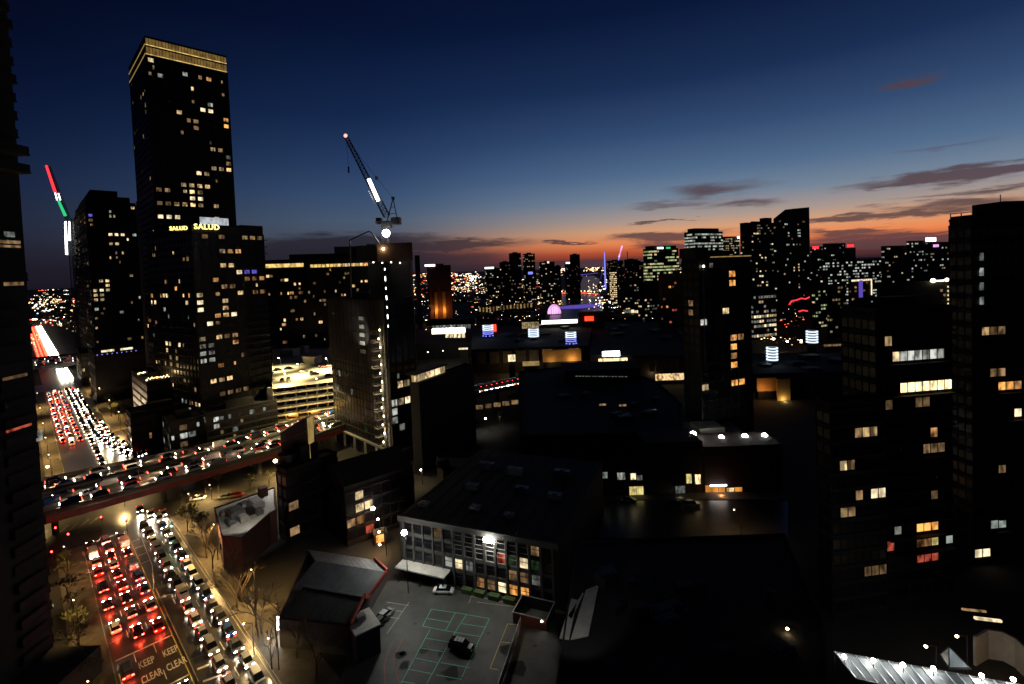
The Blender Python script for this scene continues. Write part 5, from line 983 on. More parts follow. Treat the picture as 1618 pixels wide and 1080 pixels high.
# light drums on the riverside podium
for i, (px, y0, y1, lab, lo) in enumerate(((771, 513, 529, 'leftmost banded light drum beside the glowing red panel', 'led_blue'), (843, 519, 533, 'whitest of the banded light drums, left of centre', 'led_white'), (902, 524, 541, 'banded light drum with blue foot left of the red box', 'led_blue'), (1035, 498, 509, 'small distant banded light drum left of the slim tower', 'led_blue'), (1220, 548, 571, 'nearest banded light drum right of the slim tower', 'led_white'), (1283, 522, 543, 'banded light drum farther back at the right', 'led_white'))):
    Yd = at(px, y1 + 4, (16, 16, 16, 15, 12, 12)[i]).y if i != 3 else 560; p, q_ = aty(px - 8.3, y1, Yd), aty(px + 8.3, y0, Yd); R_ = (q_.x - p.x) / 2; cx = (p.x + q_.x) / 2; t = thing('light_drum', lab, 'light drum', (cx, Yd, 0), 'banded light drums'); H = q_.z - p.z
    b = MB(); b.cyl((cx, Yd, 0), (cx, Yd, q_.z), R_ * .72, n=14); b.build('core', 'conc_dark', t)
    for k in range(5):
        z = p.z + H * (.1 + k * .2); b = MB(); b.cyl((cx, Yd, z), (cx, Yd, z + H * .09), R_, n=18); b.build('light_ring', lo if k < (2 if lo == 'led_blue' else 1) else 'led_white', t)
    if lo == 'led_blue':
        b = MB()
        for k in range(4): a = math.pi * (1.15 + k * .23); b.box((cx + R_ * math.cos(a), Yd + R_ * math.sin(a), p.z - H * .06), (1.2, .4, H * .1))
        b.build('foot_light', 'led_blue', t)
def sgn(nm, lab, cat, m, x0, y0, x1, y1, Y, base='steel_dark', d=.6):
    p, q_ = aty(x0, y1, Y), aty(x1, y0, Y); t = thing(nm, lab, cat, ((p.x + q_.x) / 2, Y, 0)); b = MB(); b.box(((p.x + q_.x) / 2, Y, (p.z + q_.z) / 2), (q_.x - p.x, d, q_.z - p.z)); b.build('lit_panel', m, t)
    b = MB(); b.box(((p.x + q_.x) / 2, Y + d + .4, q_.z / 2), ((q_.x - p.x) * .8, .6, q_.z)); b.build('support', base, t); return t
sgn('glowing_sign', 'upright glowing red panel beside the leftmost light drum', 'light panel', 'red_glow', 778, 512, 784, 527, 430)
sgn('light_box', 'dark box glowing red in its middle behind the casino roof', 'building', 'brick', 914, 492, 962, 508, 440, 'conc_dark', 8); sgn('light_patch', 'round red light on the dark box by the river', 'light', 'red_glow', 924, 499, 938, 507, 434)
sgn('light_screen', 'long dazzling white screen roof below the pink dome', 'screen', 'white_strong', 856, 504, 912, 512, 440); sgn('light_screen', 'small framed shop panel left of the long white screen', 'screen', 'w2', 825, 508, 851, 519, 428)
sgn('light_box', 'glaring white light box on the pale entrance roof of the casino', 'light box', 'strip_white', 952, 554, 979, 563, at(965, 562, 15).y - 2); sgn('light_ledge', 'wide warm ledge glowing below the white light box', 'ledge', 'shop', 946, 565, 991, 573, at(965, 562, 15).y - 4)  # ledge is lit by a glow of its own material
sgn('ochre_wall', 'broad orange brown lit wall under the third light drum', 'wall', 'ochre', 858, 551, 918, 572, at(890, 548, 16).y - 3); sgn('lit_entrance', 'golden lit entrance colonnade left of the slim tower', 'entrance', 'w1', 1036, 589, 1083, 601, at(1060, 562, 15).y - 8)
sgn('ochre_wall', 'tall dim orange lit wall right of the slim tower', 'wall', 'ochre', 1196, 596, 1226, 618, at(1210, 592, 12).y - 2); sgn('stone_wall', 'yellow stone wall glowing beside the orange lit one', 'wall', 'ochre', 1228, 598, 1248, 636, at(1240, 592, 12).y - 3)
sgn('neon_frame_sign', 'small square frame of pink white light above the traffic', 'light frame', 'w8', 803, 560, 814, 571, 300); sgn('neon_corner_sign', 'folded corner of white light on the dark roof left of the drums', 'light frame', 'w8', 725, 549, 739, 552, 262)
sgn('lit_shopfront', 'row of gold shop lights under the light drums', 'shopfront', 'gold_dim', 826, 570, 852, 578, 292); sgn('light_strip', 'thin pale light strip at the far riverside right of the slim tower', 'light strip', 'w5', 1302, 543, 1330, 547, 330)
for lab_, pts_, Yn in (('scarlet neon line curling below the sloping roofed tower', ((1247, 481), (1251, 475), (1258, 474), (1266, 471), (1273, 472), (1279, 469)), 420), ('smaller scarlet neon low in the dark park', ((1262, 492), (1268, 490), (1276, 491)), 400)):
    t = thing('red_neon', lab_, 'neon sign', (aty(pts_[0][0], 480, Yn).x, Yn, 0)); b = MB(); P = [aty(x, y, Yn) for x, y in pts_]
    for p, q_ in zip(P, P[1:]): b.cyl(p, q_, .5, n=6)
    b.build('tube', 'strip_red', t); b = MB(); c = P[len(P) // 2]; b.beam((c.x, c.y + .6, 0), (c.x, c.y + .6, c.z), .5); b.build('support', 'steel_dark', t)
# riverside wharf lights: row of white shop bays
for k in range(9): sgn('wharf_bay', f'{ORD[k]} lit wharf shop bay from the left in the row right of the river', 'shop bay', random.choice(['w8', 'w4', 'w8']), 985 + k * 6, 489 + (k % 2), 990 + k * 6, 494, 600 - k * 3)['group'] = 'lit wharf shop bays'
# brown walls of the casino, panel by panel, two shown lit by own glow
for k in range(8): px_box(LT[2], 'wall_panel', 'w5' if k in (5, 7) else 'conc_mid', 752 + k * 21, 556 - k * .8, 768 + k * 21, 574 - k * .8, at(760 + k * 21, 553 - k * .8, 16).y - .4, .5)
for k in range(6): px_box(LT[3], 'wall_panel', 'conc_mid', 1026 + k * 10, 566, 1034 + k * 10, 586, at(1030, 562, 15).y - 3, .5)
for (u_, v_, Y_d, e_, c_) in ((905, 570, 326, 1800, (1, .6, .2)), (872, 572, 326, 700, (1, .65, .25)), (1206, 616, 241, 500, (1, .45, .12)), (1216, 620, 241, 300, (1, .5, .15)), (1240, 632, 240, 500, (1, .8, .3)), (965, 572, 296, 900, (1, .7, .3)), (800, 576, 325, 900, (1, .6, .25)), (840, 576, 325, 900, (1, .7, .3)), (1060, 592, 292, 700, (1, .7, .35)), (1030, 590, 292, 400, (1, .6, .3))): light('wall_washer', 'POINT', aty(u_, v_, Y_d), e_, c_, None, .4)
# elevated road glimpsed in the gap, middle left
eg = thing('elevated_road', 'short stretch of elevated road seen between the dark halls', 'overpass', aty(785, 612, 240)); b = MB(); b.beam(at(700, 628, 9), at(850, 598, 9), 16, 1); b.build('deck', 'asphalt', eg); 
for yy in (0, -9.5, 9.5): b = MB(); o = Vector((0, yy, .9)); b.beam(at(700, 628, 9) + o, at(850, 598, 9) + o, .4, 1.0); b.build('barrier', 'conc_pale', eg)
for k in range(4): p = at(715 + 35 * k, 625 - 7 * k, 9); b = MB(); b.cyl((p.x, p.y, 0), (p.x, p.y, 8.5), 1, n=8); b.build('pier', 'conc_mid', eg)
p = at(768, 656, 6); lamp_post(767, 661, 'white yard lamp in the gap below the short elevated road', 6, 'lamp_white', .45, 0, 450, (1, .95, .8)); lamp_post(790, 658, 'small yard lamp right of the white one in the gap', 5, 'lamp_dim', .2, 0, 300, (1, .9, .7))
for k in range(5): px_box(eg, 'lit_wall_panel', 'w5', 752 + k * 14, 640 - k * 2, 763 + k * 14, 646 - k * 2, 212, .4)  # light on these walls given as the panels' own glow
# ---------------------------------------------------------------- far suburbs: thousands of tiny roofs and lights to the horizon
rnd = random.Random(99)
hb = MB(); lights_ = {m: MB() for m in ('amber_far', 'white_far', 'red_far', 'w2', 'w5')}
def far_pt(px, Yd): p = aty(px, 430, Yd); return p.x, Yd
for k in range(3600):
    px = rnd.uniform(10, 1560); 
    if 130 < px < 640: continue
    Yd = 480 / (rnd.random() ** 1.15 * .93 + .045) if rnd.random() < .8 else rnd.uniform(700, 2500)
    if 850 < px < 960 and Yd < 2600: continue
    if px < 130 and Yd < 700: continue
    x, y = far_pt(px, Yd); s = Yd / 900
    r3_ = (x * .7071 + y * .7071)
    if px < 130 and -2 < r3_ < 40: continue
    w, d_, h = rnd.uniform(8, 26), rnd.uniform(8, 24), rnd.uniform(4, 14) * (1.6 if rnd.random() < .1 else 1)
    if k % 2 == 0: hb.box((x, y + d_, h / 2), (w, d_, h), rnd.choice((.3, .78, -.2)))
    m = rnd.choices(('amber_far', 'white_far', 'red_far', 'w2', 'w5'), (5, 4, 1, 3, 3))[0]; big = (rnd.random() < .06) * 1.0
    rr = .00036 * Yd * rnd.uniform(.8, 1.5) * (1 + big)
    lights_[m].box((x, y - 1, h * .9 + rnd.uniform(0, 6)), (rr * 2 * (1 + 3 * (rnd.random() < .12)), rr, rr * 1.6))
    if rnd.random() < .25:
        for q2 in range(4): lights_[m].box((x + (q2 - 1.5) * rr * 6, y - 1, 6), (rr * 1.6, rr, rr * 1.2))
for cx_, cy_, nx, sx_, sy_, ms in ((700, 440, 120, 60, 12, ('amber_far', 'white_far', 'amber_far', 'red_far')), (800, 445, 90, 70, 14, ('amber_far', 'w2', 'white_far')), (960, 452, 90, 40, 12, ('amber_far', 'w2', 'white_far')), (720, 455, 70, 24, 10, ('red_far', 'amber_far', 'amber_far', 'w5')), (745, 446, 50, 18, 8, ('amber_far', 'white_far')), (655, 462, 30, 14, 10, ('red_far', 'amber_far')), (888, 424, 50, 14, 5, ('amber_far', 'amber_far', 'white_far')), (938, 424, 40, 12, 4, ('amber_far',)), (1002, 424, 40, 14, 4, ('amber_far', 'white_far')), (870, 474, 50, 26, 9, ('amber_far', 'w2')), (960, 478, 70, 22, 8, ('white_far', 'amber_far')), (830, 470, 30, 20, 6, ('amber_far', 'w5')), (700, 432, 60, 60, 6, ('amber_far', 'white_far')), (1290, 478, 60, 46, 12, ('amber_far', 'w5', 'w2')), (1260, 505, 50, 50, 12, ('w5', 'red_far', 'w5')), (1380, 430, 50, 50, 8, ('white_far', 'amber_far', 'w5')), (70, 480, 60, 26, 12, ('white_far', 'amber_far')), (80, 508, 40, 22, 10, ('white_far', 'amber_far', 'red_far')), (52, 540, 30, 7, 12, ('red_far', 'amber_far')), (1240, 535, 30, 40, 8, ('w5', 'amber_far')), (560, 470, 10, 60, 20, ('w5',))):
    for k in range(nx):
        px, py = rnd.gauss(cx_, sx_ * .6), rnd.gauss(cy_, sy_ * .6)
        if py < 431 - (px - 700) * .038: continue
        p = at(px, py, 4); rr = .00055 * p.y * rnd.uniform(.7, 1.8); lights_[rnd.choice(ms)].box(p, (rr * rnd.choice((2, 2, 4)), rr, rr * 1.6))
hb.build('far_suburb_houses', 'conc_dark', None, 'stuff')
for m, b in lights_.items(): b.build('far_city_lights', m, None, 'stuff')
# ---------------------------------------------------------------- vehicles
def loft(mb, secs, m=0):
    i0 = len(mb.v)
    for (y, w, zb, zt, tw) in secs: mb.v += [Vector(q_) for q_ in ((-w * .96, y, zb), (-w, y, zb + (zt - zb) * .45), (-tw, y, zt), (tw, y, zt), (w, y, zb + (zt - zb) * .45), (w * .96, y, zb))]
    n = len(secs)
    for k in range(n - 1):
        for j in range(6): a = i0 + k * 6 + j; b = i0 + k * 6 + (j + 1) % 6; mb.f.append((a, b, b + 6, a + 6)); mb.m.append(m)
    mb.f.append(tuple(i0 + j for j in reversed(range(6)))); mb.m.append(m); mb.f.append(tuple(i0 + (n - 1) * 6 + j for j in range(6))); mb.m.append(m)
CM = {}
KIND = {'van': (5.1, .96, [(-.5, 1.1), (-.49, 1.92), (-.1, 1.97), (.22, 1.95), (.42, 1.15), (.5, .8)], (.12, .16, .24, .43), 1.99), 'sedan': (4.6, .92, [(-.5, .60), (-.47, .78), (-.2, .86), (.16, .9), (.44, .74), (.5, .58)], (-.34, -.2, .14, .34), 1.42), 'hatchback': (4.1, .88, [(-.5, .62), (-.48, .9), (-.2, .9), (.18, .92), (.44, .78), (.5, .6)], (-.46, -.36, .12, .32), 1.48), 'wagon': (4.8, .95, [(-.5, .7), (-.49, 1.0), (-.2, 1.0), (.2, 1.02), (.46, .92), (.5, .7)], (-.47, -.42, .12, .30), 1.76)}
def car_meshes(kind, col):
    k = (kind, col)
    if k in CM: return CM[k]
    L, hw, prof, cab, hz = KIND[kind]; b = MB(); loft(b, [(y * L, hw * (.86 if abs(y) > .49 else .97 if abs(y) > .45 else 1), .28, z, hw * (.74 if abs(y) > .49 else .88)) for y, z in prof]); body = b.mesh('body', 'car_' + col)
    b = MB(); bz = .88 if kind != 'wagon' else 1.0; loft(b, [(cab[0] * L, hw * .84, bz - .05, bz, hw * .82), (cab[1] * L, hw * .86, bz - .05, hz - .04, hw * .68), (cab[2] * L, hw * .86, bz - .05, hz - .03, hw * .68), (cab[3] * L, hw * .84, bz - .05, bz, hw * .8)]); glass = b.mesh('cabin_glass', 'car_glass')
    b = MB(); b.hexa([(-hw * .67, cab[1] * L, hz - .045), (hw * .67, cab[1] * L, hz - .045), (hw * .67, cab[2] * L, hz - .035), (-hw * .67, cab[2] * L, hz - .035), (-hw * .6, cab[1] * L + .06, hz + .01), (hw * .6, cab[1] * L + .06, hz + .01), (hw * .6, cab[2] * L - .06, hz + .01), (-hw * .6, cab[2] * L - .06, hz + .01)]); roof = b.mesh('roof', 'car_' + col)
    b = MB(); b.cyl((-.11, 0, 0), (.11, 0, 0), .33, n=12); b.cyl((-.12, 0, 0), (.12, 0, 0), .19, n=8, m=1); wheel = b.mesh('wheel', ['tyre', 'rim'])
    b = MB(); b.box((0, 0, 0), (.40, .10, .17)); hl = b.mesh('headlight', 'headlight'); hlo = b.mesh('headlight', 'rim'); tl = b.mesh('tail_light', 'brakelight'); tlo = b.mesh('tail_light', 'red_trim'); tld = b.mesh('tail_light', 'taillight')
    CM[k] = dict(L=L, hw=hw, body=body, glass=glass, roof=roof, wheel=wheel, hl=hl, hlo=hlo, tl=tl, tlo=tlo, tld=tld); return CM[k]
BEAM = bpy.data.lights.new('beam', 'SPOT'); BEAM.energy = 6500; BEAM.color = (1, .86, .62); BEAM.spot_size = 1.25; BEAM.spot_blend = .8; BEAM.shadow_soft_size = .12
REDL = bpy.data.lights.new('tail_glow', 'POINT'); REDL.energy = 200; REDL.color = (1, .05, .02); REDL.shadow_soft_size = .25
def car(kind, col, loc, hd, label, mode='off', group=None, beam=True):
    """hd: heading angle of the nose; mode off / head (lamps on) / brake"""
    m = car_meshes(kind, col); t = thing('car', label, 'car', loc, group); t.rotation_euler = (0, 0, hd - math.pi / 2)
    add_obj('body', m['body'], t); add_obj('cabin_glass', m['glass'], t); add_obj('roof', m['roof'], t)
    for x in (-1, 1):
        for y in (-.30, .31): add_obj('wheel', m['wheel'], t, (x * (m['hw'] - .08), y * m['L'], .33))
        add_obj('headlight', m['hl'] if mode in ('head', 'brake') else m['hlo'], t, (x * m['hw'] * .66, m['L'] * .5 - .02, .66)); add_obj('tail_light', {'head': m['tld'], 'brake': m['tl']}.get(mode, m['tlo']), t, (x * m['hw'] * .66, -m['L'] * .5 + .02, .76))
    if mode in ('head', 'brake') and beam:
        o = bpy.data.objects.new('beam', BEAM); COL.objects.link(o); o.parent = t; o.location = (0, m['L'] * .5 + .25, .7); o.rotation_euler = (math.radians(82), 0, 0)
    if mode == 'brake': o = bpy.data.objects.new('tail_glow', REDL); COL.objects.link(o); o.parent = t; o.location = (0, -m['L'] * .5 - .6, .8)
    return t
FM = {}; NFC = [0]
BEAMF = BEAM.copy(); BEAMF.energy = 9000; BEAMF.color = (1, .72, .42)
def far_car(kind, col, loc, hd, label, group):
    k = (kind, col)
    if k not in FM:
        L, hw, prof, cab, hz = KIND[kind]; b = MB(); loft(b, [(y * L, hw, .2, z, hw * .88) for y, z in prof[::1]], 0); bz = .88; loft(b, [(cab[0] * L, hw * .84, bz - .05, bz, hw * .82), (cab[1] * L, hw * .86, bz - .05, hz, hw * .68), (cab[2] * L, hw * .86, bz - .05, hz, hw * .68), (cab[3] * L, hw * .84, bz - .05, bz, hw * .8)], 1)
        for x in (-1, 1): b.box((x * hw * .66, L * .5, .7), (.5, .14, .28), m=2); b.box((x * hw * .66, -L * .5, .8), (.5, .14, .26), m=3)
        FM[k] = b.mesh('car', ['car_' + col, 'car_glass', 'headlight_far', 'taillight_far'])
    o = bpy.data.objects.new('car', FM[k]); COL.objects.link(o); o.location = loc; o.rotation_euler = (0, 0, hd - math.pi / 2); NFC[0] += 1
    if NFC[0] % 2 == 0: e = bpy.data.objects.new('beam', BEAMF); COL.objects.link(e); e.parent = o; e.location = (0, 2.7, .8); e.rotation_euler = (math.radians(80), 0, 0)
    return tag(o, label, 'car', group)
AWAY, TOWARD, ACR = math.radians(135), math.radians(-45), math.radians(45)
COLS = ['white', 'silver', 'black', 'grey', 'red', 'blue', 'white', 'silver', 'black', 'grey', 'white', 'black', 'silver']; KN = ['sedan', 'hatchback', 'wagon', 'sedan', 'hatchback', 'wagon', 'wagon', 'van']
rnd = random.Random(4)
# queue of cars driving away (tail lights)
for lane, n0, ss in (('left', 10.3, (173.4, 167.8, 162, 156, 147, 138, 128, 112)), ('middle', 13.4, (173.5, 168, 162.4, 157, 151, 144.5, 138, 131, 123, 96)), ('right', 16.6, (173.5, 168, 161, 153, 146, 139, 131, 122, 99, 91))):
    for k, s0 in enumerate(ss):
        c, kk = rnd.choice(COLS), rnd.choice(KN); car(kk, c, G(s0, n0 + rnd.uniform(-.15, .15), 0), AWAY, f'{c} {kk} with red tail lights, {ORD[k]} behind the stop line in the {lane} lane', 'brake', 'cars driving away with tail lights', beam=False)
# oncoming cars (head lights)
for lane, n0, ss in (('inner', 22.2, (174, 168.4, 162.8, 157, 151.5, 146, 140.4, 135, 129.4, 124, 118.4, 112.6, 107, 101, 95, 89, 83)), ('outer', 25.9, (177, 171, 165.4, 159.8, 154, 148.4, 143, 137.2, 131.6, 126, 120.4, 115, 109.4, 104, 98.2, 92.6, 87, 81))):
    for k, s0 in enumerate(ss):
        c, kk = rnd.choice(['white', 'white', 'silver', 'silver', 'grey', 'black', 'white', 'blue', 'silver']), rnd.choice(KN); car(kk, c, G(s0, n0 + rnd.uniform(-.15, .15), 0), TOWARD, f'{c} {kk} with headlights on, {ORD[k]} from the junction in the {lane} oncoming lane', 'head', 'oncoming cars with headlights on')
for k, (s0, n0, c) in enumerate(((183, 24.8, 'white'), (189, 23, 'grey'), (180, 27.4, 'silver'))): car('sedan', c, G(s0, n0), TOWARD - .1, f'{c} sedan crossing the junction under the elevated road with headlights on', 'head', 'cars in the junction')
# far queue beyond the elevated road
def slip(s, base): return base + max(0.0, (300 - s)) ** 1.5 * .019
for lane, n0, s0, s1, st in (('first', 19.6, 244, 456, 6.3), ('second', 22.0, 246, 456, 6.1), ('third', 24.2, 248, 450, 6.6), ('fourth', 26.4, 250, 330, 7.0)):
    s_ = s0; k = 0
    while s_ < s1:
        c = rnd.choice(COLS); n_ = slip(s_, n0) if n0 > 21 else n0; far_car(rnd.choice(KN), c, G(s_, n_ + rnd.uniform(-.2, .2), .01), TOWARD - (.12 if s_ < 290 and n0 > 21 else 0), f'{c} car, {ORD[k]} past the overpass in the {lane} lane of the headlight queue', 'cars in the bright queue beyond the elevated road'); s_ += st * rnd.uniform(.9, 1.25); k += 1
for lane, n0, s0, s1, st in (('left', 10.6, 300, 450, 7), ('middle', 13.4, 292, 450, 7), ('right', 16.2, 296, 452, 7.5)):
    s_ = s0; k = -1
    while s_ < s1:
        k += 1; c = rnd.choice(COLS); far_car(rnd.choice(KN), c, G(s_, n0 + rnd.uniform(-.2, .2), .01), AWAY, f'{c} car, {ORD[k]} from the near end of the far red queue, {lane} lane', 'tail light queue beyond the elevated road'); s_ += st * rnd.uniform(.85, 1.3)
s_ = 640
far_traffic = MB()
while s_ < 1500:
    for n0 in (11, 14, 17): p = G(s_ + rnd.uniform(-4, 4), n0, .9); far_traffic.box(p, (1.7, .6, .8), .78, 1)
    for n0 in (20, 22.5, 25): p = G(s_ + rnd.uniform(-4, 4), n0, .9); far_traffic.box(p, (1.8, .6, 1.2), .78, 0)
    s_ += 11
s_ = 496
while s_ < 560:
    for n0 in (20, 22.5, 25): p = G(s_, n0, .9); far_traffic.box(p, (1.8, .6, 1.0), .78, 0)
    s_ += 7
far_traffic.build('far_traffic', ['headlight_far', 'taillight_far'], None, 'stuff')
# cars on the elevated roads
for row, f, hd, ds in (('near edge', .14, ACR + math.pi, 0), ('second', .27, ACR + math.pi, 5), ('third', .40, ACR + math.pi, 9), ('far side', .72, ACR, 3), ('farthest', .86, ACR, 8)):
    n_ = -20 + ds; k = -1
    while n_ < 118:
        k += 1
        s0 = e0(n_) + (e1(n_) - e0(n_)) * f; c = rnd.choice(COLS); far_car(rnd.choice(KN), c, G(s0, n_, ZD + .02), hd, f'{c} car, {ORD[k]} from the left end in the {row} row on the elevated road', 'cars on the elevated road'); n_ += rnd.uniform(6.2, 11)
for f in (.2, .5, .8):
    n_ = -10; k = -1
    while n_ < 60: k += 1; c = rnd.choice(COLS); far_car('sedan', c, G(532 + (f * 66), n_, 7.65), ACR if f > .6 else ACR + math.pi, f'{c} car, {ORD[k]} from the left, {"near" if f < .3 else "middle" if f < .6 else "far"} row of the farther elevated road', 'cars on the farther elevated road'); n_ += rnd.uniform(7, 12)
for k in range(11):
    for r_, o_ in ((0, 5), (1, -5)): p = at(752 + 8.5 * k, 617 - 1.75 * k, 9.5) + Vector((0, o_, 0)); c = rnd.choice(COLS); far_car('sedan', c, p, math.radians(18 if r_ else 198), f'{c} car, {ORD[k]} from the left, {"near" if r_ else "far"} row of the short elevated stretch', 'cars on the short elevated stretch')
# parked cars
pk = [(701, 936, 'white', 'sedan', math.radians(-5), 'white sedan parked alone in front of the office canopy'), (729, 1025, 'black', 'wagon', math.radians(-20), 'black wagon with a pale roof and bonnet standing across the green bays'), (313, 789, 'white', 'sedan', math.radians(20), 'white sedan parked by the trees under the elevated road'), (357, 787, 'grey', 'sedan', math.radians(15), 'grey sedan parked left of the pale flat roof'), (374, 784, 'red', 'hatchback', math.radians(15), 'red hatchback by the lamp beside the pale flat roof'),
      (590, 994, 'black', 'wagon', math.radians(55), 'black wagon nearest the square annexe'), (600, 986, 'grey', 'sedan', math.radians(60), 'grey sedan beside the black wagon at the annexe'), (607, 976, 'silver', 'sedan', math.radians(60), 'silver sedan farthest along the warehouse wall'), (993, 792, 'silver', 'sedan', math.radians(-3), 'silver sedan parked before the bright yellow shop window'), (1066, 797, 'grey', 'sedan', math.radians(-3), 'grey sedan parked left in the shop street'), (1092, 799, 'silver', 'wagon', math.radians(-3), 'silver wagon parked right in the shop street')]
for x, y, c, kk, a, lab in pk:
    o = car(kk, c, at(x, y, 0), a, lab, 'off', 'parked cars')
    if 'pale roof' in lab:
        b = MB()
        for q2 in range(3): b.box((0, -.9 + q2 * .62, 1.80), (1.15, .5, .05))
        me = b.mesh('roof_panel', 'roof_pale'); add_obj('roof_panel', me, o); b = MB(); b.hexa([(-.62, 1.55, 1.0), (.62, 1.55, 1.0), (.62, 2.2, .95), (-.62, 2.2, .95), (-.62, 1.55, 1.05), (.62, 1.55, 1.05), (.6, 2.2, 1.0), (-.6, 2.2, 1.0)]); add_obj('bonnet', b.mesh('bonnet', 'roof_pale'), o)
# cars on the parking deck
for k, (x, y) in enumerate(((480, 588), (492, 590), (497, 592), (505, 579), (512, 581), (520, 579), (527, 578), (438, 585), (455, 583), (478, 575), (527, 584), (520, 595), (456, 602), (446, 603))):
    c = rnd.choice(COLS); car(rnd.choice(KN), c, at(x, y, 22), math.radians(rnd.choice((20, 110))), f'{c} car, number {k + 1} counting along the floodlit roof deck' if 0 else f'{c} car parked on the roof deck, {ORD[k]} of the deck cars', 'off', 'cars on the roof deck')
# ---------------------------------------------------------------- street lamps, signals, shelter
lamp_post(435, 728, 'yellow street lamp glaring beside the wedge billboard', 9, 'lamp_warm', .65, 0, 15000, (1, .68, .26), lrad=.5)
lamp_post(462, 690, 'white lamp by the foot of the parking garage', 8, 'lamp_white', .4, 0, 1200, (1, .85, .6))
SLm = [(100, 4.5), (128, 4.5), (156, 4.5), (112, 31.5), (140, 31.5), (166, 31.5), (246, 4.8), (275, 4.8), (305, 4.8), (345, 4.8), (395, 4.8), (300, 31), (335, 31), (380, 31), (430, 31)]
for k, (s0, n0) in enumerate(SLm):
    side = 'left' if n0 < 10 else 'right'; p = G(s0, n0, 9.2); near = s0 < 200
    lamp_post(0, 0, f'slim street lamp on the {side} kerb, {ORD[k % 6] if near else ORD[(k - 6) % 9]} along the {"near" if near else "far"} stretch of street', 9.2, 'lamp_dim', .16 if near else .22, 0, (3600 if n0 < 10 else 10500) if near else 11000, (1, .60, .20), loc=tuple(p), arm=.5)
for k in range(7):     # under and beside the elevated road
    pass
lamp_post(163, 667, 'green tinted lamp right of the bright queue', 9, 'lamp_green', .3, 0, 200, (.8, 1, .4)); lamp_post(75, 737, 'small white globe lamp at the left end of the elevated road', 5, 'lamp_warm', .45, 0, 900, (1, .75, .4))
for k, (s0, n0) in enumerate(((205, 40), (205, 62), (200, 20), (205, 0))): lamp_post(0, 0, ['street lamp under the elevated road near the parked white sedan', 'street lamp under the elevated road near the billboard', 'street lamp under the elevated road in the main street', 'street lamp at the left end beneath the elevated road'][k], 6.0 if k != 0 else 4.9, 'lamp_dim', .2, 0, 9500, (1, .66, .24), loc=tuple(G(s0 - 3 - (22 if k < 2 else 0), n0, 6.0)), arm=.4)  # lamps added to brighten and warm the space under the elevated road
for k, (s0, n0) in enumerate(((200, 12), (200, 45), (210, 75))):
    pass
p = G(238, 30, 10); lamp_post(208, 712, 'tall thin lamp mast standing on the elevated road', 12, 'lamp_dim', .2, ZD, 300, (1, .8, .5))
for k, (px, py, m, lab) in enumerate(((82, 873, 'red', 'leftmost red traffic signal at the near side of the junction'), (108, 845, 'red', 'red traffic signal left of the hatched area'), (88, 835, 'red', 'red traffic signal nearest the left end of the elevated road'), (199, 822, 'red', 'dim red traffic signal in the middle of the junction'), (160, 818, 'red', 'glowing red traffic signal on the curving lane'), (271, 829, 'green', 'yellow green traffic signal at the right side of the junction'), (182, 585, 'green', 'distant green traffic signal in the bright street'), (113, 598, 'red', 'distant red traffic signal in the bright street'))):
    p = at(px, py, 4.2 if k < 6 else 5); t = thing('traffic_signal', lab, 'traffic signal', (p.x, p.y, 0), 'traffic signals'); b = MB(); b.cyl((p.x, p.y + .15, 0), (p.x, p.y + .15, p.z - .4), .07, n=6); b.build('pole', 'steel_dark', t); b = MB(); b.box((p.x, p.y + .12, p.z), (.4, .25, 1.1)); b.build('housing', 'frame_dark', t); b = MB(); s_ = .22 if k < 6 else .5; b.sphere((p.x, p.y - .05, p.z + (.3 if m == 'red' else -.3)), s_, nu=8, nv=6); b.build('lens', 'lamp_' + m, t); light('glow', 'POINT', (p.x, p.y - .6, p.z + .3), 40 if k < 6 else 200, (1, .05, .03) if m == 'red' else (.5, 1, .3), t, .15)
c = G(117, 6.6); bs = thing('bus_shelter', 'dark green roofed bus shelter on the left pavement', 'bus shelter', c); b = MB(); b.box((c.x, c.y, 2.6), (1.8, 4.4, .15), .78); b.build('roof', 'leafy', bs)
b = MB()
for du in (-1.9, 1.9): p = G(117 + du, 6.0); b.beam((p.x, p.y, .13), (p.x, p.y, 2.55), .1)
b.build('post', 'steel_dark', bs); b = MB(); p = G(117, 5.8); b.box((p.x, p.y, 1.3), (.06, 3.6, 1.8), .78); b.build('glass_panel', 'glass_dark', bs); b = MB(); p = G(117, 6.3); b.box((p.x, p.y, .6), (.4, 2.6, .08), .78); b.build('bench', 'steel', bs)
# ---------------------------------------------------------------- bare winter trees along the street
def tree_mesh(seed, H, leafy=False):
    rn = random.Random(seed); tr, tw, lf = MB(), MB(), MB()
    def grow(p, d, L, r, lv):
        q_ = p + d * L; (tr if lv < 3 else tw).cyl(p, q_, r, r * .62, n=6 if lv < 2 else 3, caps=False)
        if lv == 5:
            if leafy and rn.random() < .8:
                for k in range(2): c = q_ + Vector([rn.uniform(-.3, .3) for _ in range(3)]); u = Vector([rn.uniform(-1, 1) for _ in range(3)]).normalized() * .22; v = u.orthogonal().normalized() * .14; lf.quad(c - u, c + v, c + u, c - v)
            return
        for k in range(3):
            ax = Vector([rn.uniform(-1, 1) for _ in range(3)]); nd_ = (d + ax * (.55 if lv else .42) + Vector((0, 0, .10))).normalized(); grow(q_ if k else p.lerp(q_, .8), nd_, L * rn.uniform(.62, .85), r * .62, lv + 1)
    grow(Vector((0, 0, 0)), Vector((rn.uniform(-.05, .05), 0, 1)), H * .26, H * .017, 0); return tr.mesh('trunk', 'bark'), tw.mesh('twigs', 'bark'), (lf.mesh('crown', 'leaf') if leafy else None)
TM = [tree_mesh(1, 9), tree_mesh(2, 11), tree_mesh(3, 8, True), tree_mesh(4, 10, True)]
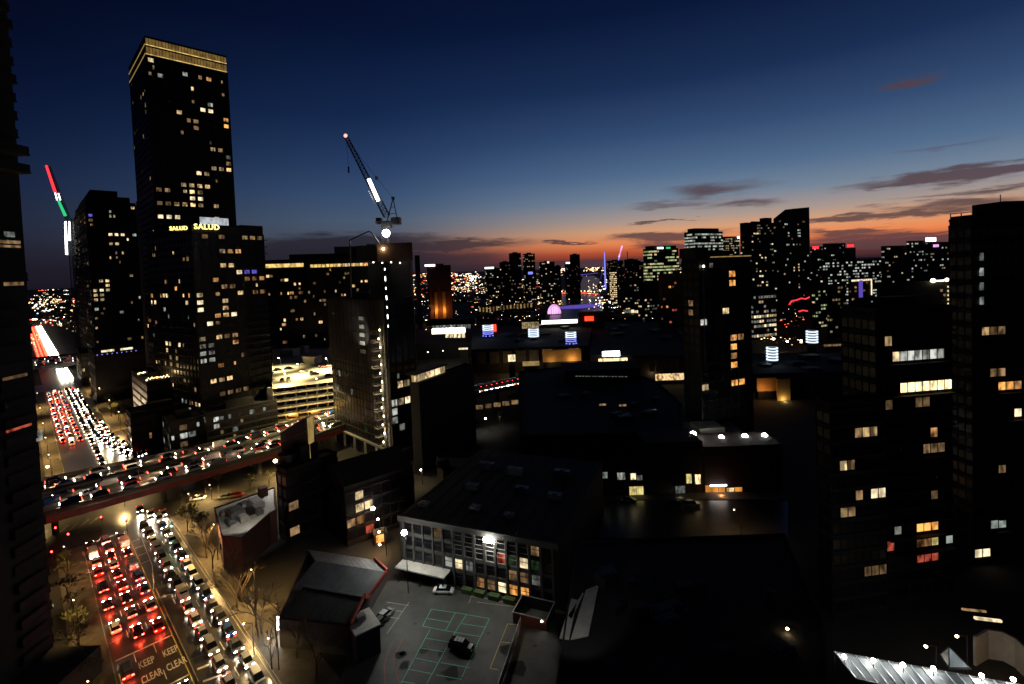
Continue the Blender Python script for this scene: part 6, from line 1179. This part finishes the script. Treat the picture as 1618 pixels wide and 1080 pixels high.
def tree(loc, k, sc, rz, label, group='bare street trees'):
    t = thing('tree', label, 'tree', loc, group); t.rotation_euler = (0, 0, rz); t.scale = (sc,) * 3; a, b, c = TM[k]; add_obj('trunk', a, t); add_obj('twigs', b, t)['kind'] = 'stuff'
    if c: add_obj('crown', c, t)
rnd = random.Random(17)
for k in range(12): tree(G(98 + k * 6.4, 30.8 + rnd.uniform(-1, 1.6)), k % 2 if k < 9 else 2, rnd.uniform(.8, 1.15), rnd.uniform(0, 6), f'bare winter tree on the right kerb, {ORD[k]} from the bottom of the picture')
for k in range(9): tree(G(98 + k * 8.5, 4.6 + rnd.uniform(-.5, .3)), 2 + k % 2, rnd.uniform(.6, .85), rnd.uniform(0, 6), f'small dark leafy tree on the left pavement, {ORD[k]} from the bottom of the picture', 'left pavement trees')
for k, (x, y) in enumerate(((430, 1058), (452, 1010), (405, 990), (375, 960), (470, 1040), (500, 1075))): tree(at(x, y, 0), k % 2, 1.0 + .1 * (k % 3), k * 1.3, ['crooked bare tree nearest the bottom edge right of the street', 'pale lit bare tree beside the white signboard', 'thin bare tree between the street and the pale lit one', 'bare tree halfway up the dark verge', 'bare tree right of the white signboard', 'bare tree at the bottom edge by the warehouse'][k], 'verge trees')
for k, (x, y) in enumerate(((285, 800), (300, 806), (325, 782), (395, 775), (425, 770), (345, 775))): tree(at(x, y, 0), 3 if k > 2 else 1, .7, k, ['bare tree at the junction left of the parked white sedan', 'bare tree between the kerb and the flat roofed building', 'bare tree right behind the parked white sedan', 'leafy tree by the chimney of the flat roofed building', 'leafy tree under the yellow street lamp', 'leafy tree between the two parked sedans'][k], 'junction trees')
for k in range(8): tree(G(305 + k * 17, 33), k % 4, 1.0, k, f'street tree beyond the elevated road, {ORD[k]} along the right kerb', 'trees beyond the elevated road')
for k, (px, py) in enumerate(((214, 700), (228, 701), (241, 701), (254, 701), (268, 702))): t = at(px, py, 0); tree(t, 2, .6, k, f'uplit little tree at the foot of the terrace building, {ORD[k]} from the left', 'uplit little trees'); light('uplight', 'POINT', t + Vector((0, -1, 1)), 260, (1, .65, .25), None, .2)
for k, (x, y) in enumerate(((700, 690), (745, 700), (790, 676), (812, 650), (660, 722))): tree(at(x, y, 0), k % 4, 1.1, k, ['tree left of the gap yard', 'tree in front of the gap yard', 'tree below the short elevated road stretch', 'tree nearest the theatre block in the gap', 'tree at the foot of the blank walled hall'][k], 'gap trees')
# white lit signboard by the trees
p = at(447, 1003, 0); sb = thing('signboard', 'dazzling white lit signboard among the bare trees', 'signboard', p); b = MB(); b.box((p.x, p.y, 2.6), (1.9, .3, 2.6), .35); b.build('lit_face', 'strip_white', sb); b = MB(); b.beam((p.x, p.y + .3, 0), (p.x, p.y + .3, 1.3), .3); b.box((p.x, p.y + .3, 2.6), (2.1, .2, 2.8), .35); b.build('frame', 'steel', sb); light('face_glow', 'POINT', (p.x - .4, p.y - 1.6, 2.6), 900, (.92, 1, 1), sb, .6)
lamp_post(424, 1008, 'warm lamp on a thin pole among the bare trees', 6, 'lamp_dim', .2, 0, 1100, (1, .7, .3))
lamp_post(385, 985, 'small yellow lamp hanging over the verge left of the signboard', 6, 'lamp_warm', .14, 0, 500, (1, .65, .25))
# small lamps seen across the casino complex and the park
for (px, py, z_, m, r_, lab) in ((1024, 552, 14, 'lamp_warm', .5, 'single white lamp on a post left of the slim black tower'), (1222, 535, 10, 'lamp_warm', .8, 'leftmost of three park lamps beyond the right hand drum'), (1244, 539, 10, 'lamp_warm', .8, 'middle one of three park lamps beyond the right hand drum'), (1266, 538, 10, 'lamp_warm', .8, 'rightmost of three park lamps beside the farther drum'),
                           (759, 553, 10, 'lamp_warm', .5, 'left one of two lamps on the dark terrace below the leftmost drum'), (775, 551, 10, 'lamp_warm', .5, 'right one of two lamps on the dark terrace below the leftmost drum'), (676, 556, 12, 'lamp_dim', .5, 'white lamp over the dark roof right of the unfinished tower'), (700, 554, 12, 'lamp_dim', .4, 'small lamp between the unfinished tower and the drums'), (619, 722, 6, 'lamp_warm', .35, 'lamp at the foot of the builders hoist'),
                           (856, 497, 10, 'lamp_warm', .9, 'lamp just left of the pink dome'), (1300, 590, 10, 'lamp_dim', .4, 'dim lamp on the long casino wing at right'), (665, 742, 5, 'lamp_warm', .3, 'lamp in front of the blank walled hall')):
    lamp_post(px, py, lab, z_, m, r_, 0, 900, (1, .75, .4), 'small lamps of the casino and park', .3)
# blank hoarding glow at the foot of the unfinished tower
p0, p1 = at(530, 742, 1.5), at(562, 748, 1.5)
hd_ = thing('hoarding', 'pale lit hoarding along the foot of the unfinished tower', 'hoarding', (p0.x, p0.y, 0))
for k in range(5):
    a_, b_ = p0.lerp(p1, k / 5), p0.lerp(p1, (k + .95) / 5); b = MB(); b.beam((a_.x, a_.y, 1.5), (b_.x, b_.y, 1.5), .15, 3.0); b.build('panel', 'roof_pale', hd_)
light('hoarding_lamp', 'POINT', (p0 + p1) / 2 + Vector((0, -2.5, 3)), 900, (1, .85, .6), hd_, .3)
